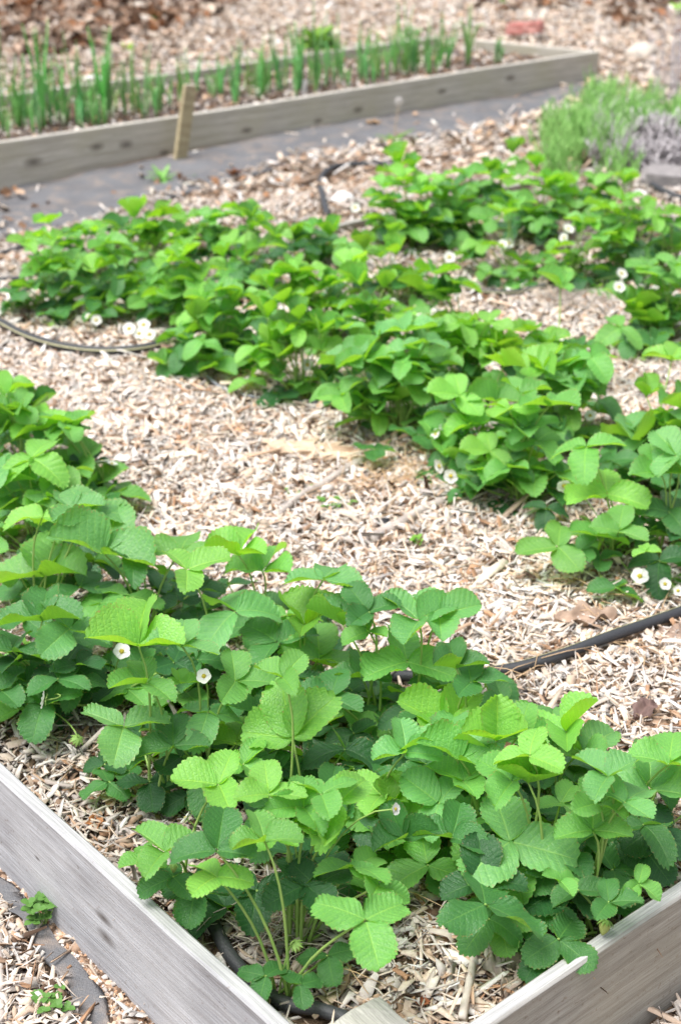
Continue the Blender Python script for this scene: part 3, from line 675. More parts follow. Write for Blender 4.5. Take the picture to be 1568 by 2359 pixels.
# hero leaves: junction x, y, central leaflet length px, screen direction, style, tone, optional z
HL = [
 (105,1329,140,80,'fold','mid'),(98,1431,115,100,'fold','dark'),(160,1449,110,230,'mid','blue'),(320,1489,140,95,'fold','light'),(542,1409,120,130,'droop','blue'),
 (420,1489,90,90,'mid','blue'),(542,1569,105,0,'mid','mid'),(340,1574,100,200,'mid','mid'),(415,1575,50,110,'mid','light'),(285,1674,115,260,'mid','blue'),
 (675,1702,140,105,'close','light'),(240,1275,135,80,'fold','blue'),(300,1285,100,20,'droop','dark'),(415,1275,90,70,'mid','mid'),(550,1280,95,60,'fold','light'),
 (430,1312,110,10,'mid','light'),(605,1316,100,50,'mid','mid'),(745,1335,100,60,'flat','blue'),(790,1440,105,40,'fold','dark'),(700,1440,120,10,'fold','yellow'),
 (735,1519,110,95,'mid','mid'),(640,1480,110,150,'mid','dark'),(25,1579,100,60,'mid','mid'),(30,1500,90,100,'mid','dark'),(505,1808,115,180,'mid','light'),(545,1712,80,60,'mid','yellow'),
 (936,1524,125,95,'tri','mid'),(965,1430,110,150,'mid','blue'),(1010,1420,105,10,'mid','blue'),(849,1409,85,140,'mid','dark'),(850,1455,70,200,'mid','mid'),
 (1084,1572,95,355,'mid','dark'),(1050,1540,85,110,'fold','dark'),(950,1609,110,5,'mid','mid'),(1035,1724,120,80,'fold','blue'),(1025,1672,130,165,'fold','light'),
 (1304,1686,150,35,'fold2','light'),(1144,1705,100,80,'young','light'),(1190,1700,90,50,'mid','mid'),(1264,1735,120,85,'fold','blue'),(1340,1730,110,20,'mid','blue'),
 (1059,1750,110,60,'fold','mid'),(934,1734,90,95,'mid','blue'),(1219,1742,90,60,'mid','light'),(1496,1820,130,80,'mid','blue'),(1540,1760,110,60,'mid','mid'),(1216,1803,100,75,'young','yellow'),
 (1174,1938,165,350,'tri','blue'),(1084,1883,120,165,'mid','mid'),(1364,1913,95,80,'mid','mid'),(984,1993,125,100,'tri','mid'),(819,1998,105,320,'mid','mid'),
 (755,1930,95,170,'fold','light'),(841,2118,130,290,'trih','mid',.275),(1116,2083,155,345,'tri','dark',.24),(1110,2030,110,100,'mid','deep',.23),(1284,2163,105,330,'low','dark',.19),(1250,2190,90,215,'low','deep',.17),
 (1401,2078,80,350,'mid','dark',.23),(1330,2050,80,120,'mid','dark',.22),(1289,2028,55,300,'mid','mid',.26),(1469,2035,60,340,'mid','mid',.24),(1439,1848,100,30,'mid','blue'),(1400,1790,100,150,'mid','blue'),
 (879,1833,95,150,'mid','light'),(905,1850,75,40,'young','yellow'),(1064,1800,110,20,'mid','mid'),(1010,1850,110,160,'mid','blue'),(780,1850,120,160,'droop','light'),(740,1830,100,20,'mid','mid'),
 (380,1963,100,155,'mid','mid',.27),(340,1985,70,200,'mid','mid',.24),(610,1938,95,110,'mid','mid'),(668,1925,90,95,'young','yellow'),(640,1920,85,200,'mid','light'),(500,2020,95,225,'mid','light',.29),
 (500,1960,110,80,'mid','dark'),(400,2020,90,195,'low','dark',.21),(450,2050,90,250,'low','dark',.19),(705,2038,115,200,'flat','deep',.24),(725,2040,100,20,'flat','deep',.24),(612,2248,72,165,'low','dark',.170),(690,2268,66,20,'low','dark',.168),
 (755,2200,75,275,'low','dark',.16),(345,1800,80,280,'low','deep',.17),(250,1800,75,200,'low','dark',.16),(435,1830,80,320,'low','deep',.16),(240,1760,60,60,'low','deep',.16),(590,2050,110,260,'flat','deep',.2),(560,1760,95,330,'mid','mid'),
 (400,1720,90,100,'mid','dark',.24),(600,1650,90,180,'mid','dark',.25),(760,1610,90,60,'mid','dark',.24),(480,1640,90,250,'droop','blue'),(700,1860,95,190,'mid','mid'),(620,1830,90,100,'mid','light'),
 (830,1560,80,80,'mid','dark',.24),(650,1560,80,30,'mid','mid'),(1480,1900,100,310,'droop','dark',.24),(1380,1850,90,200,'mid','mid'),(1290,1850,90,330,'mid','mid',.25),(1180,1800,100,150,'mid','mid'),
 (1300,1960,90,300,'mid','dark',.23),(930,1930,90,120,'fold','dark',.25),(1040,1930,100,60,'mid','dark',.25),(870,2040,90,240,'mid','mid',.24),(940,1880,90,30,'mid','light'),
 (1160,1620,80,200,'mid','dark',.2),(1000,1610,80,240,'mid','dark',.22),
 (1489,1020,125,150,'fold','blue'),(1396,1137,110,75,'tri','light'),(1284,1259,105,185,'flat','mid',.2),(1371,1234,80,100,'mid','mid',.22),(1424,1224,75,60,'mid','mid',.24),(1416,1354,72,75,'trid','dark',.168),(1486,912,52,90,'young','light'),
 (1540,1180,90,180,'mid','dark',.24),(1520,1090,90,100,'mid','mid'),(1555,1240,80,60,'mid','mid'),(1330,1270,70,20,'mid','dark',.19),(1380,1290,60,250,'mid','dark',.17),(1560,1050,90,130,'mid','blue'),(1470,1190,80,350,'mid','dark',.22),(1486,1270,35,90,'flat','light',.24),
 (1141,925,80,100,'fold','mid'),(1236,1015,85,310,'tri','mid'),(1224,985,70,120,'mid','blue'),(1110,980,80,140,'mid','light'),(1129,1040,80,190,'mid','light',.24),(1104,1120,70,250,'mid','dark',.18),(1150,1160,60,300,'low','deep',.15),
 (862,1035,58,265,'tri','dark',.170),(1250,1090,60,320,'mid','dark',.2),(1180,1090,65,200,'mid','dark',.2),
]
# canopy leaves further off: junction points only
CZ = {
 (0, 439): '120,240 230,150 310,265 440,190 400,210 560,180 640,180 740,120 700,180 800,200 860,130 960,140 1110,90 1160,130 1040,110 1260,210 1290,390 1440,170 1420,370 1520,210 1400,270 640,260 780,330 850,300 520,300 590,380 430,370 700,400 810,430 930,370 1030,310 1120,320 1080,240 960,240 900,200 580,460 680,500 760,480 900,480 940,510 1000,460 1110,490 1330,490 1350,640 1460,560 1480,460 1230,590 130,450 60,470 170,370 240,330 500,560 400,480 1030,750 980,790 1100,690 1150,730 1240,830 1190,790 900,600 840,690 900,760 1000,810 1350,380 1250,460 1380,600 200,620 260,560 170,690 300,200 620,130 1200,150 340,330 480,250 360,250 250,230 1200,260 1330,230 560,250 720,260 1000,200',
 (784, 314): '270,130 330,150 120,190 200,290 240,170 190,230 280,200 410,190 370,270 480,180 580,180 700,130 790,80 830,110 900,140 960,190 680,170 750,200 820,210 900,270 960,240 1020,240 1070,200 1180,210 1240,180 1300,220 1180,270 1090,280 1200,330 1100,330 1300,300 1380,320 1450,360 1500,350 1540,400 1340,380 1270,400 1190,380 1120,400 1010,390 890,410 870,350 940,370 760,360 640,330 600,350 540,300 480,300 460,230 650,260 330,420 300,450 190,380 450,470 520,450 600,430 670,500 640,490 1000,510 1050,590 1040,620 980,590 1180,460 1250,480 1310,480 1200,540 1330,560 790,620 830,590 780,660 1420,600 1480,560 1540,600 1400,690 1470,640 1540,700 1370,800 1460,770 1420,860 1520,830 1290,880 1440,930 1500,960 1010,700 1550,520 260,340 360,350 430,380 500,380 560,400 720,300 800,300 1050,330 40,600 110,520 30,500 180,560 90,690 380,720 250,640 200,700 330,650 440,640 500,820 560,780 470,760 250,820 350,870 180,780 110,830 300,900 400,890 560,860 680,860 760,860 650,830 960,950 1000,900 910,1000 870,900 1050,960 1120,1030 1180,1040 1230,1050 1000,1030 950,1010 640,960 560,940 720,980 470,980 400,950 320,980 200,970 120,1000 60,960 170,1040 20,1060 330,1070 650,1070 750,1060 860,1020 920,1070 560,1040 440,1060 1060,1100 420,570 520,680',
 (784, 590): '40,600 180,500 110,480 280,660 300,470 430,590 550,640 500,660 620,500 720,450 690,480 480,450 390,460 310,580 240,580 160,700 60,660 120,750 390,750 350,820 460,860 520,890 560,560 650,560 1000,500 930,520 1080,590 1030,560 1200,500 1150,470 860,560 830,640 770,700 1000,640 960,690 1050,700 820,800 1000,790 1060,840 1130,820 1130,880 1000,1000 760,960 700,1000 560,960 650,1060 900,1000 600,980 1530,800 1540,920 1560,700 1490,720 1410,830',
 (0, 0): '640,640 680,660 720,640 760,660 800,650 650,700 700,700 740,710 780,700 830,700 640,750 690,760 740,770 790,760 840,760 620,800 660,820 700,830 750,830 800,830 850,830 640,870 690,880 740,880 790,890 560,760 590,800 560,830 520,800 480,760 440,720 400,700 360,700 480,700 540,700 600,700 250,700 300,690 200,690 160,660 1450,660 1500,680 1540,700 1470,740 1520,760 1560,740 1500,800 1545,830 1440,700 880,480 930,500 980,520 1030,540 900,540',
 (0, 590): '150,930 30,640 20,690 60,740 100,690 200,800 260,850 330,800 300,770 10,790 380,1020 330,970 440,1060 520,1090 560,1060 480,1110 20,1050 80,1110 130,1140 230,1120 40,980 180,1060 260,1010 10,870 90,1180 200,1200 320,1170 420,1180',
}
KEEP = []   # (x, y, radius px, depth): things the random leaves must not stand in front of
MULCH = [[(-50,760),(340,840),(420,900),(600,935),(760,960),(800,1060),(1030,1130),(1190,1200),(1210,1280),(1360,1420),(1620,1420),(1620,1640),(1180,1560),(1110,1430),(890,1370),(780,1300),(600,1215),(300,1160),(210,1000),(60,930),(-50,880)],
 [(1100,690),(1250,680),(1420,720),(1400,830),(1620,860),(1620,930),(1420,900),(1330,780),(1150,730)],
 [(-50,1640),(120,1640),(165,1750),(175,1850),(300,1880),(310,2000),(380,2100),(520,2110),(560,2250),(640,2330),(0,2358),(-50,1900)],
 [(1600,1870),(1500,1930),(1510,2010),(1600,2040)],[(740,2240),(1000,2160),(1100,2180),(1180,2210),(1280,2230),(1080,2420),(700,2420)],
 [(1480,380),(1620,380),(1620,480),(1520,470),(1470,440)],[(760,400),(860,400),(850,510),(760,520)],[(0,560),(40,560),(40,640),(0,640)]]
def proj(q):
    v = q-Vector((0, 0, CAMZ)); d = v.dot(FW); return 784+FPX*v.x/d, 1179-FPX*v.dot(UP)/d, d
def blocked(q, L):
    x, y, d = proj(q); r_ = L*FPX/d
    for (kx, ky, kr, kd) in KEEP:
        if d < kd-.012 and math.hypot(kx-x, ky-y) < kr+r_*.75: return True
    for P in MULCH:
        ins = False
        for i in range(len(P)):
            (x1, y1), (x2, y2) = P[i], P[(i+1) % len(P)]
            if (y1 > y) != (y2 > y) and x < (x2-x1)*(y-y1)/(y2-y1)+x1: ins = not ins
        if ins: return True
    return False
FLOW = [(281,1500,38,(.1,-.6,.75)),(102,1612,40,(-.95,-.1,.1),.27),(470,1557,34,(0,-.8,.6),.33),(428,1884,32,(-.8,.2,.5),.28),(1472,1327,40,(0,-.65,.75)),(150,663,28,(0,-.8,.6)),(79,684,26,(-.8,-.3,.3)),
          (222,737,24,(0,-.8,.6)),(204,728,14,(0,-.8,.6)),(298,757,30,(0,-.8,.6)),(331,748,30,(0,-.5,.8)),(321,768,27,(0,-.8,.6)),(345,770,27,(.2,-.8,.5)),(708,840,28,(.1,-.9,.4)),(1022,992,32,(.1,-.7,.6)),(1003,1000,26,(-.8,-.2,.5)),
          (1012,1073,34,(-.7,-.7,.0)),(1038,1096,34,(-.5,-.8,-.1)),(1298,1118,34,(0,-.8,-.2)),(1156,563,24,(0,-.8,.6)),(1171,560,24,(0,-.8,.6)),(1160,580,18,(0,-.8,.6)),(1034,592,27,(0,-.8,.6)),(1308,527,26,(.3,-.2,.8)),(1298,547,22,(-.6,-.5,.5)),
          (1430,630,26,(.5,-.4,.6)),(1424,661,28,(0,-.8,.6)),(1480,690,22,(-.3,-.7,.5)),(1127,453,18,(0,-.8,.6)),(818,478,22,(0,-.8,.6)),(910,1863,28,(.6,-.5,.3),.34),(1030,1890,24,(0,-.8,.6)),(1530,1345,28,(0,-.8,.6)),(236,1063,32,(-.2,.3,.9)),(258,1068,26,(.2,.3,.9)),
          (905,693,14,(0,-.8,.6)),(1358,957,26,(0,-.8,.6)),(1560,1360,24,(0,-.8,.6))]
FRUIT = [(180,1700,24,.17),(678,2172,26,.20),(1395,2120,30,.20),(335,820,16,.145),(123,745,18),(1459,818,15),(1479,822,18),(535,850,14),(400,1990,18,.22),(1090,848,14)]
for f_ in FLOW: KEEP.append((f_[0], f_[1], f_[2]*.8, proj(nearest(f_[0], f_[1], zr=(.18, .30), zpref=.24, z=f_[4] if len(f_) > 4 else None)[1])[2]))
for f_ in FRUIT: KEEP.append((f_[0], f_[1], f_[2]*.8, proj(nearest(f_[0], f_[1], zr=(.15, .26), zpref=.18, z=f_[3] if len(f_) > 3 else None)[1])[2]))
for (kx, ky) in ((1110, 685), (1140, 690), (1170, 690), (1200, 688), (1230, 682), (1120, 670), (1180, 672), (10, 757), (70, 793), (150, 816), (240, 826), (320, 822), (500, 895), (560, 920), (640, 933), (740, 940), (1210, 1555), (862, 1035), (1416, 1354), (750, 470)): KEEP.append((kx, ky, 32 if ky < 700 and kx > 1100 else 18, proj(at(kx, ky, .13))[2]))
rs = random.Random(11)
for h in HL:
    x, y, Lp, ang, style, tone = h[:6]; z = h[6] if len(h) > 6 else None
    pl, q = nearest(x, y, z=z); L = L_of(q, Lp, ang)*1.0; me = None
    td = R(-90)+rs.uniform(-.9, .9); tl = rs.uniform(-.12, .22)      # the bed's leaves lean to the light on the open near side
    if style == 'tri': me = rs.choice(TRI); tl = rs.uniform(.10, .32)
    elif style == 'trih': me = TRI[0]; tl = .3
    elif style == 'trid': me = STY['low'][1]; tl = .05
    elif style == 'close': me = CLOSE[0]; tl = .45; td = R(-90)
    elif style == 'fold2': me = STY['fold'][2]; ang = 270; L *= .8; tl = -.2
    if style == 'low': tl = rs.uniform(0, .2)
    if style in ('low', 'trid', 'tri', 'trih'): KEEP.append((x, y, Lp*.35, proj(q)[2]))
    add_leaf(pl, q, L, yaw_of(x, y, ang), style if style in STY else 'mid', tone, me, tl, td, rs)
for (ox, oy), txt in CZ.items():
    for tk in txt.split():
        a, b = (int(v) for v in tk.split(',')); x, y = (a*.5+ox, b*.5+oy) if oy else (a, b)
        pl, q = nearest(x, y, zr=(.17, .34), zpref=.285)
        if blocked(q, .03): continue
        if q.y > 2.5 and rs.random() < .62:
            q2 = q+Vector((rs.uniform(-.05, .05), rs.uniform(-.05, .05), rs.uniform(-.07, -.02)))
            if q2.z > .16 and not blocked(q2, .03): add_leaf(pl, q2, rs.uniform(.042, .062), rs.uniform(0, 6.28), 'mid', rs.choice(['dark', 'mid', 'mid', 'light']), rs.choice(FARM), rs.uniform(-.1, .35), R(-90)+rs.uniform(-.9, .9), rs, seg=False)
        far = q.y > 3.0; me = rs.choice(FARM) if far else rs.choice(STY[rs.choice(['mid', 'mid', 'fold', 'droop', 'flat'])])
        hi = (q.z-.16)/.16; tn = rs.choice(['dark', 'mid', 'mid'] if hi < .35 else ['mid', 'light', 'light', 'light', 'mid', 'mid', 'light', 'yellow'] if far else ['mid', 'blue', 'blue', 'light', 'mid'])  # lower leaves get darker tones, canopy shade put into their colour
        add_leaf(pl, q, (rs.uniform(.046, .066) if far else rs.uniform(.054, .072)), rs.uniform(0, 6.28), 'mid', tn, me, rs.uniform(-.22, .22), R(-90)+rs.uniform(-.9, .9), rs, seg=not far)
# filler leaves low under the canopy, gap shade put into their darker tones
for pl in plants:
    small = pl['i'] in (3,)
    n = 0 if small else rs.randint(10, 14)
    if pl['i'] in (0, 2): n = 4
    if pl['i'] in (4, 48): n = 3
    for _ in range(n):
        a = rs.uniform(0, 6.28); r_ = rs.uniform(.03, .12); z = pl['p'].z+rs.uniform(.025, .115)-r_*.2
        q = Vector((pl['p'].x+math.cos(a)*r_, pl['p'].y+math.sin(a)*r_, max(pl['p'].z+.02, z)))
        s_, t_ = st(q.x, q.y)
        if s_ < .05 or t_ < .05 or blocked(q, .05): continue
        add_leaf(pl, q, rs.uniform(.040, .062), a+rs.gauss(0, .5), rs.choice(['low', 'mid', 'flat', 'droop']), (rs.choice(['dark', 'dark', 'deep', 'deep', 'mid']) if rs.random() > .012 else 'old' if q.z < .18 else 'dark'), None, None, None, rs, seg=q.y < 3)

# ---------------------------------------------------------------- flowers and fruit
def petal_mesh():
    V, F = [], []; r = random.Random(3)
    for k in range(5):
        a = k*2*math.pi/5; b = len(V); n, m = 6, 5
        for i in range(n):
            u = i/(n-1); ww = .54*math.sin(math.pi*(.10+.80*u))**.6
            for j in range(m):
                v = j/(m-1)*2-1; x = .18+.80*u-.06*v*v*u; y = v*ww; z = .22*u*u-.10*u+.10*v*v+.04*math.sin(v*4+k)*u
                V.append((x*math.cos(a)-y*math.sin(a), x*math.sin(a)+y*math.cos(a), z+.015*(k % 2)))
        for i in range(n-1):
            for j in range(m-1): q = b+i*m+j; F.append((q, q+m, q+m+1, q+1))
    return mesh('flower', V, F)
def dome_mesh(name, r=.28, h=.22, n=12, m=5, bump=.02):
    V, F = [], []
    for i in range(m):
        t = i/(m-1)*math.pi/2
        for k in range(n):
            a = 2*math.pi*k/n; rr = r*math.cos(t)*(1+bump*math.sin(7*a+i*2)); V.append((rr*math.cos(a), rr*math.sin(a), h*math.sin(t)))
    for i in range(m-1):
        for k in range(n): k2 = (k+1) % n; F.append((i*n+k, i*n+k2, (i+1)*n+k2, (i+1)*n+k))
    F.append(tuple(range((m-1)*n, m*n))); return mesh(name, V, F)
def calyx_mesh(n=10, L=1.0, curl=.5):
    V, F = [], []
    for k in range(n):
        a = k*2*math.pi/n; b = len(V); l = L*(1 if k % 2 else .8)
        for i, (u, w_) in enumerate(((0, .16), (.4, .20), (.75, .12), (1, .01))):
            for s in (-1, 1):
                x, y, z = .08+u*l, s*w_, -.12+curl*u*u*.7; V.append((x*math.cos(a)-y*math.sin(a), x*math.sin(a)+y*math.cos(a), z))
        for i in range(3): q = b+i*2; F.append((q, q+2, q+3, q+1))
    return mesh('sepals', V, F)
def berry_mesh():
    V, F = [], []; n, m = 14, 9
    for i in range(m):
        t = i/(m-1); rr = .5*math.sin(math.pi*min(.98, .06+.92*t**.8))**.75*(1-.35*t)+.02; z = -t*1.15
        for k in range(n):
            a = 2*math.pi*k/n; q = rr*(1+.06*math.sin(a*7+(i % 2)*3.1)); V.append((q*math.cos(a), q*math.sin(a), z))
    for i in range(m-1):
        for k in range(n): k2 = (k+1) % n; F.append((i*n+k, (i+1)*n+k, (i+1)*n+k2, i*n+k2))
    F.append(tuple(range(n))); F.append(tuple((m-1)*n+k for k in reversed(range(n)))); return mesh('berry', V, F)
PM, DM, CM, BM = petal_mesh(), dome_mesh('flower_center'), calyx_mesh(10, .85, -.3), berry_mesh()
PM.materials.append(M_PETAL); DM.materials.append(M_CENTER); CM.materials.append(M_SEPAL); BM.materials.append(M_BERRY)
CB = calyx_mesh(12, 1.0, 1.0); CB.materials.append(M_SEPAL)
def flower(x, y, px, face=(0, -.5, .85), z=None):
    pl, q = nearest(x, y, zr=(.18, .30), zpref=.24, z=z); d = (q-Vector((0, 0, CAMZ))).dot(FW); r_ = px*.54*d/FPX
    N = (Vector(face)+Vector((rs.uniform(-.25, .25), rs.uniform(-.2, .2), rs.uniform(-.2, .2)))).normalized()
    M = Matrix.Translation(q) @ N.to_track_quat('Z', 'Y').to_matrix().to_4x4() @ Matrix.Rotation(rs.uniform(0, 6), 4, 'Z') @ Matrix.Scale(r_, 4)
    f = link('flower', PM, None, pl['o'], M); link('flower_center', DM, None, f, M @ Matrix.Scale(1.1, 4)); link('sepals', CM, None, f, M)
    stalk(f, pl['p']+Vector((0, 0, .01)), q-N*r_*.12, .0013, .0009, name='flower_stalk', tipdir=N)
def fruit(x, y, px, z=None, down=True, cal=1.0):
    pl, q = nearest(x, y, zr=(.15, .26), zpref=.18, z=z); d = (q-Vector((0, 0, CAMZ))).dot(FW); r_ = px*d/FPX
    M = Matrix.Translation(q) @ Matrix.Rotation(R(rs.uniform(-35, 35)), 4, 'X') @ Matrix.Rotation(R(rs.uniform(-30, 30)), 4, 'Y') @ Matrix.Scale(r_, 4)
    f = link('berry', BM, None, pl['o'], M); link('sepals', CB, None, f, M @ Matrix.Scale(.75*cal, 4) @ Matrix.Rotation(math.pi, 4, 'X'))
    stalk(f, pl['p']+Vector((0, 0, .01)), q+Vector((0, 0, .002)), .0013, .001, name='fruit_stalk', tipdir=Vector((0, 0, -.6)))
CAMV = (0, -.8, .6)
for a in FLOW:
    flower(*a)
for a in FRUIT: fruit(*a)

# ---------------------------------------------------------------- hoses
hk = NT('soaker_hose'); hv = hk.coords(); hn = hk.noise(400, 3, hv)
hk.l(hk.mix(hn, (.018, .019, .022), (.055, .057, .065)), hk.b.inputs['Base Color']); hk.b.inputs['Roughness'].default_value = .55; hk.bump(hn, .5, .002)
M_STRIPE = plain('hose_stripe', (.50, .48, .28), (.40, .38, .22), 120, .6); M_DRIP = plain('drip_line', (.16, .17, .20), (.30, .31, .34), 60, .4, spec=.5)
def hose(name, pts, r_, label, mat=hk.m, stripe=None, z=.135, cat='hose'):
    P = catmull([atg(p[0], p[1])+Vector((0, 0, r_*.8+.012)) for p in pts], 10)
    V, F = tube(P, r_, 12); o = link(name, mesh(name, V, F), mat); tag(o, label, cat)
    if stripe is not None:
        V, F = [], []; n = len(P)
        for i, p in enumerate(P):
            t = (P[min(i+1, n-1)]-P[max(i-1, 0)]).normalized(); sd = Vector((-t.y, t.x, 0)).normalized(); up = t.cross(sd)*-1 if t.cross(sd).z < 0 else t.cross(sd)
            for k in range(4):
                th = R(stripe+(k-1.5)*(9 if stripe < 90 else 5.5)); V.append(p+(sd*math.cos(th)+up*math.sin(th))*(r_+.0006))
        for i in range(n-1):
            for k in range(3): a = i*4+k; F.append((a, a+4, a+5, a+1))
        link('stripe', mesh('stripe', V, F), M_STRIPE, o)
    return o
HG = None
hose('soaker_hose', [(900, 1580), (1040, 1582), (1180, 1563), (1290, 1532), (1400, 1490), (1568, 1430), (1700, 1375)], .0090, 'black soaker hose with a yellow stripe crossing the mulch right of the front row', stripe=60)
hose('soaker_hose', [(-120, 690), (0, 757), (70, 793), (150, 816), (240, 826), (340, 818), (420, 790), (500, 735), (560, 700)], .0105, 'soaker hose with a cream stripe curving past the left end of the middle row', stripe=158)
hose('soaker_hose', [(1040, 672), (1100, 685), (1170, 690), (1236, 679), (1290, 665)], .0085, 'short visible length of striped hose between the middle and back rows', stripe=158)
hose('soaker_hose', [(755, 510), (748, 488), (742, 462), (737, 435), (748, 410), (785, 393), (870, 389), (960, 392)], .0105, 'looped dark hose at the left end of the back row', z=.06)
hose('soaker_hose', [(-60, 665), (0, 660), (60, 655)], .0075, 'dark hose end at the left edge behind the middle row', z=.10)
hose('soaker_hose', [(-40, 610), (30, 588), (70, 575)], .007, 'dark hose piece at the far left near the weed fabric', z=.08)
hose('drip_line', [(478, 880), (510, 905), (570, 925), (660, 936), (770, 940), (850, 935)], .0032, 'thin grey drip line at the foot of the middle row', mat=M_DRIP, cat='drip line')
hose('soaker_hose', [(480, 2130), (500, 2170), (530, 2225), (585, 2290), (650, 2336), (730, 2352), (800, 2375)], .0085, 'black hose tucked inside the near left board beside the corner post', z=.12)
hose('soaker_hose', [(1500, 440), (1520, 452), (1568, 470), (1680, 490)], .011, 'thick dark hose at the foot of the grey concrete block', z=.06)

# ---------------------------------------------------------------- sticks, bark, dead leaves
M_STICK = plain('weathered_stick', (.52, .46, .42), (.28, .23, .20), 40, .8, .6, stretch=(1, 1, 1)); M_PALE = plain('pale_stick', (.66, .60, .54), (.45, .38, .32), 50, .8, .5); M_DARKSTICK = plain('dark_stick', (.16, .11, .08), (.28, .2, .15), 50, .85, .6)
def stick(name, pts, r0, r1, mat, label, z=.135, cat='stick', up=.006):
    P = catmull([atg(x, y)+Vector((0, 0, up)) for x, y in pts], 6); n = len(P)
    V, F = tube(P, [(r0+(r1-r0)*i/(n-1))*(1+.18*noise.noise(Vector((i*.6, r0*999, 0)))) for i in range(n)], 8); return tag(link(name, mesh(name, V, F), mat), label, cat)
stick('stick', [(640, 1205), (690, 1160), (745, 1130), (800, 1095), (835, 1078)], .006, .010, M_STICK, 'curved pale grey root lying on the mulch between the rows', up=.016)
stick('stick', [(852, 1260), (880, 1243), (915, 1225), (970, 1190), (1020, 1170)], .011, .008, M_STICK, 'knobbly grey stick half buried in the mulch beside a small black lump', up=.015)
stick('stick', [(1062, 2370), (1078, 2290), (1095, 2210), (1130, 2140), (1145, 2110)], .0050, .0040, M_PALE, 'straight pale twig on the mulch in front of the large dark leaves', up=.016)
stick('stick', [(560, 905), (600, 400), ][:0] or [(-20, 700), (40, 688), (70, 682)], .008, .005, M_STICK, 'grey twig at the left edge behind the middle row', z=.1)
stick('stick', [(1010, 1240), (1060, 1215), (1110, 1160), (1140, 1120)], .007, .005, M_STICK, 'grey brown stick running up to the near end of the middle row')
stick('stick', [(560, 400), (640, 385), (700, 360), (760, 340)], .006, .003, M_DARKSTICK, 'dark thin root on the path in front of the weed fabric', z=.05, up=.01)
stick('stick', [(1, 2170), (3, 2270), (6, 2370)], .006, .005, M_STICK, 'grey stick along the lower left edge', z=0, up=.012)
stick('stick', [(430, 2120), (480, 2090), (560, 2100), (640, 2150)], .003, .002, M_DARKSTICK, 'dark twig under the front plants beside the left board', z=.13, up=.015)
def slab(name, pts, z, mat, label, cat, thick=.008, jag=.006, seed=1, hgt=.01, tiltx=0):
    """flat irregular splintered piece given by photo points of its two long edges"""
    r = random.Random(seed); V, F = [], []
    top, bot = pts; A = catmull([at(x, y, z) for x, y in top], 8); B = catmull([at(x, y, z) for x, y in bot], 8); n = min(len(A), len(B)); m = 5
    for lay in (0, 1):
        for i in range(n):
            for j in range(m):
                p = A[i].lerp(B[i], j/(m-1)); q = noise.noise(Vector((p.x*30, p.y*30, seed))); e = r.uniform(-jag, jag) if j in (0, m-1) or i in (0, n-1) else 0
                V.append((p.x+e, p.y+e, float(surf(p.x, p.y))+hgt+q*.006+(thick if lay else -.004)))
    for i in range(n-1):
        for j in range(m-1):
            a = i*m+j; F.append((a, a+1, a+m+1, a+m)); b = a+n*m; F.append((b, b+m, b+m+1, b+1))
    per = [i*m for i in range(n)]+[(n-1)*m+j for j in range(1, m)]+[i*m+m-1 for i in range(n-2, -1, -1)]+[j for j in range(m-2, 0, -1)]
    for k in range(len(per)): a, b = per[k], per[(k+1) % len(per)]; F.append((a, b, b+n*m, a+n*m))
    me = mesh(name, V, F, False); bm = bmesh.new(); bm.from_mesh(me); bmesh.ops.recalc_face_normals(bm, faces=bm.faces); bm.to_mesh(me); bm.free()
    return tag(link(name, me, mat), label, cat)
M_BARK = plain('bark', (.66, .52, .38), (.20, .10, .055), 60, .85, .9, stretch=(.22, 1, 1)); M_DRY = plain('dry_leaf', (.50, .32, .21), (.34, .20, .13), 30, .7, .6)
slab('bark_piece', ([(600, 1018), (680, 1020), (760, 1022), (825, 1040)], [(625, 1040), (690, 1052), (760, 1062), (835, 1060)]), .135, M_BARK, 'splintered brown and cream piece of bark on the mulch in front of the middle row', 'bark', seed=3, hgt=.014, jag=.014)
def dead_leaf(x, y, px, ang, label, col, z=.135, seed=5, asp=.7, lift=.012):
    q = atg(x, y); q.z += lift; d = (q-Vector((0, 0, CAMZ))).dot(FW); L = px*d/FPX
    v, f = leafpiece(L, L*asp, seed, 20, 11, .35); M = Matrix.Translation(q) @ Matrix.Rotation(R(ang), 4, 'Z')
    me = mesh('dead_leaf', v, f, True, col=[tuple(c_*(.8+.45*abs(noise.noise(Vector(p_)*90+Vector((seed, 0, 0))))+.25*(i_ % 11 == 5)) for c_ in col)+(1,) for i_, p_ in enumerate(v)]); o = link('dead_leaf', me, M_LITTER, None, M); return tag(o, label, 'dead leaf', 'dead leaves lying on the mulch')
dead_leaf(1345, 1448, 150, 8, 'large crumpled tan dead leaf on the mulch beside the striped hose', (.40, .29, .22), seed=12, asp=.42, lift=.020)
dead_leaf(1480, 1665, 75, 40, 'dark curled dead leaf at the right edge below the striped hose', (.17, .11, .10), seed=21, lift=.022)
dead_leaf(650, 925, 60, 60, 'brown dead leaf standing under the middle row beside the drip line', (.30, .17, .09), seed=23, lift=.02)
dead_leaf(540, 412, 42, 80, 'orange brown dead leaf on the path in front of the weed fabric', (.30, .12, .05), z=.06, seed=31, lift=.02)
dead_leaf(860, 290, 36, 20, 'small curled tan leaf on the weed fabric below the onion bed', (.42, .28, .16), z=.05, seed=41)
dead_leaf(1105, 318, 50, 150, 'pale orange leaf on the lower edge of the weed fabric', (.60, .42, .28), z=.05, seed=33)
dead_leaf(1540, 1480, 80, 15, 'brown dead leaf under the striped hose at the right edge', (.33, .24, .19), seed=51)
dead_leaf(930, 575, 70, 100, 'brown dead leaf upright at the left end of the back row', (.26, .14, .07), z=.12, seed=61, lift=.03)
dead_leaf(1180, 2270, 120, 60, 'grey papery dead leaf on the mulch beside the right board', (.50, .43, .38), seed=71, asp=.5)
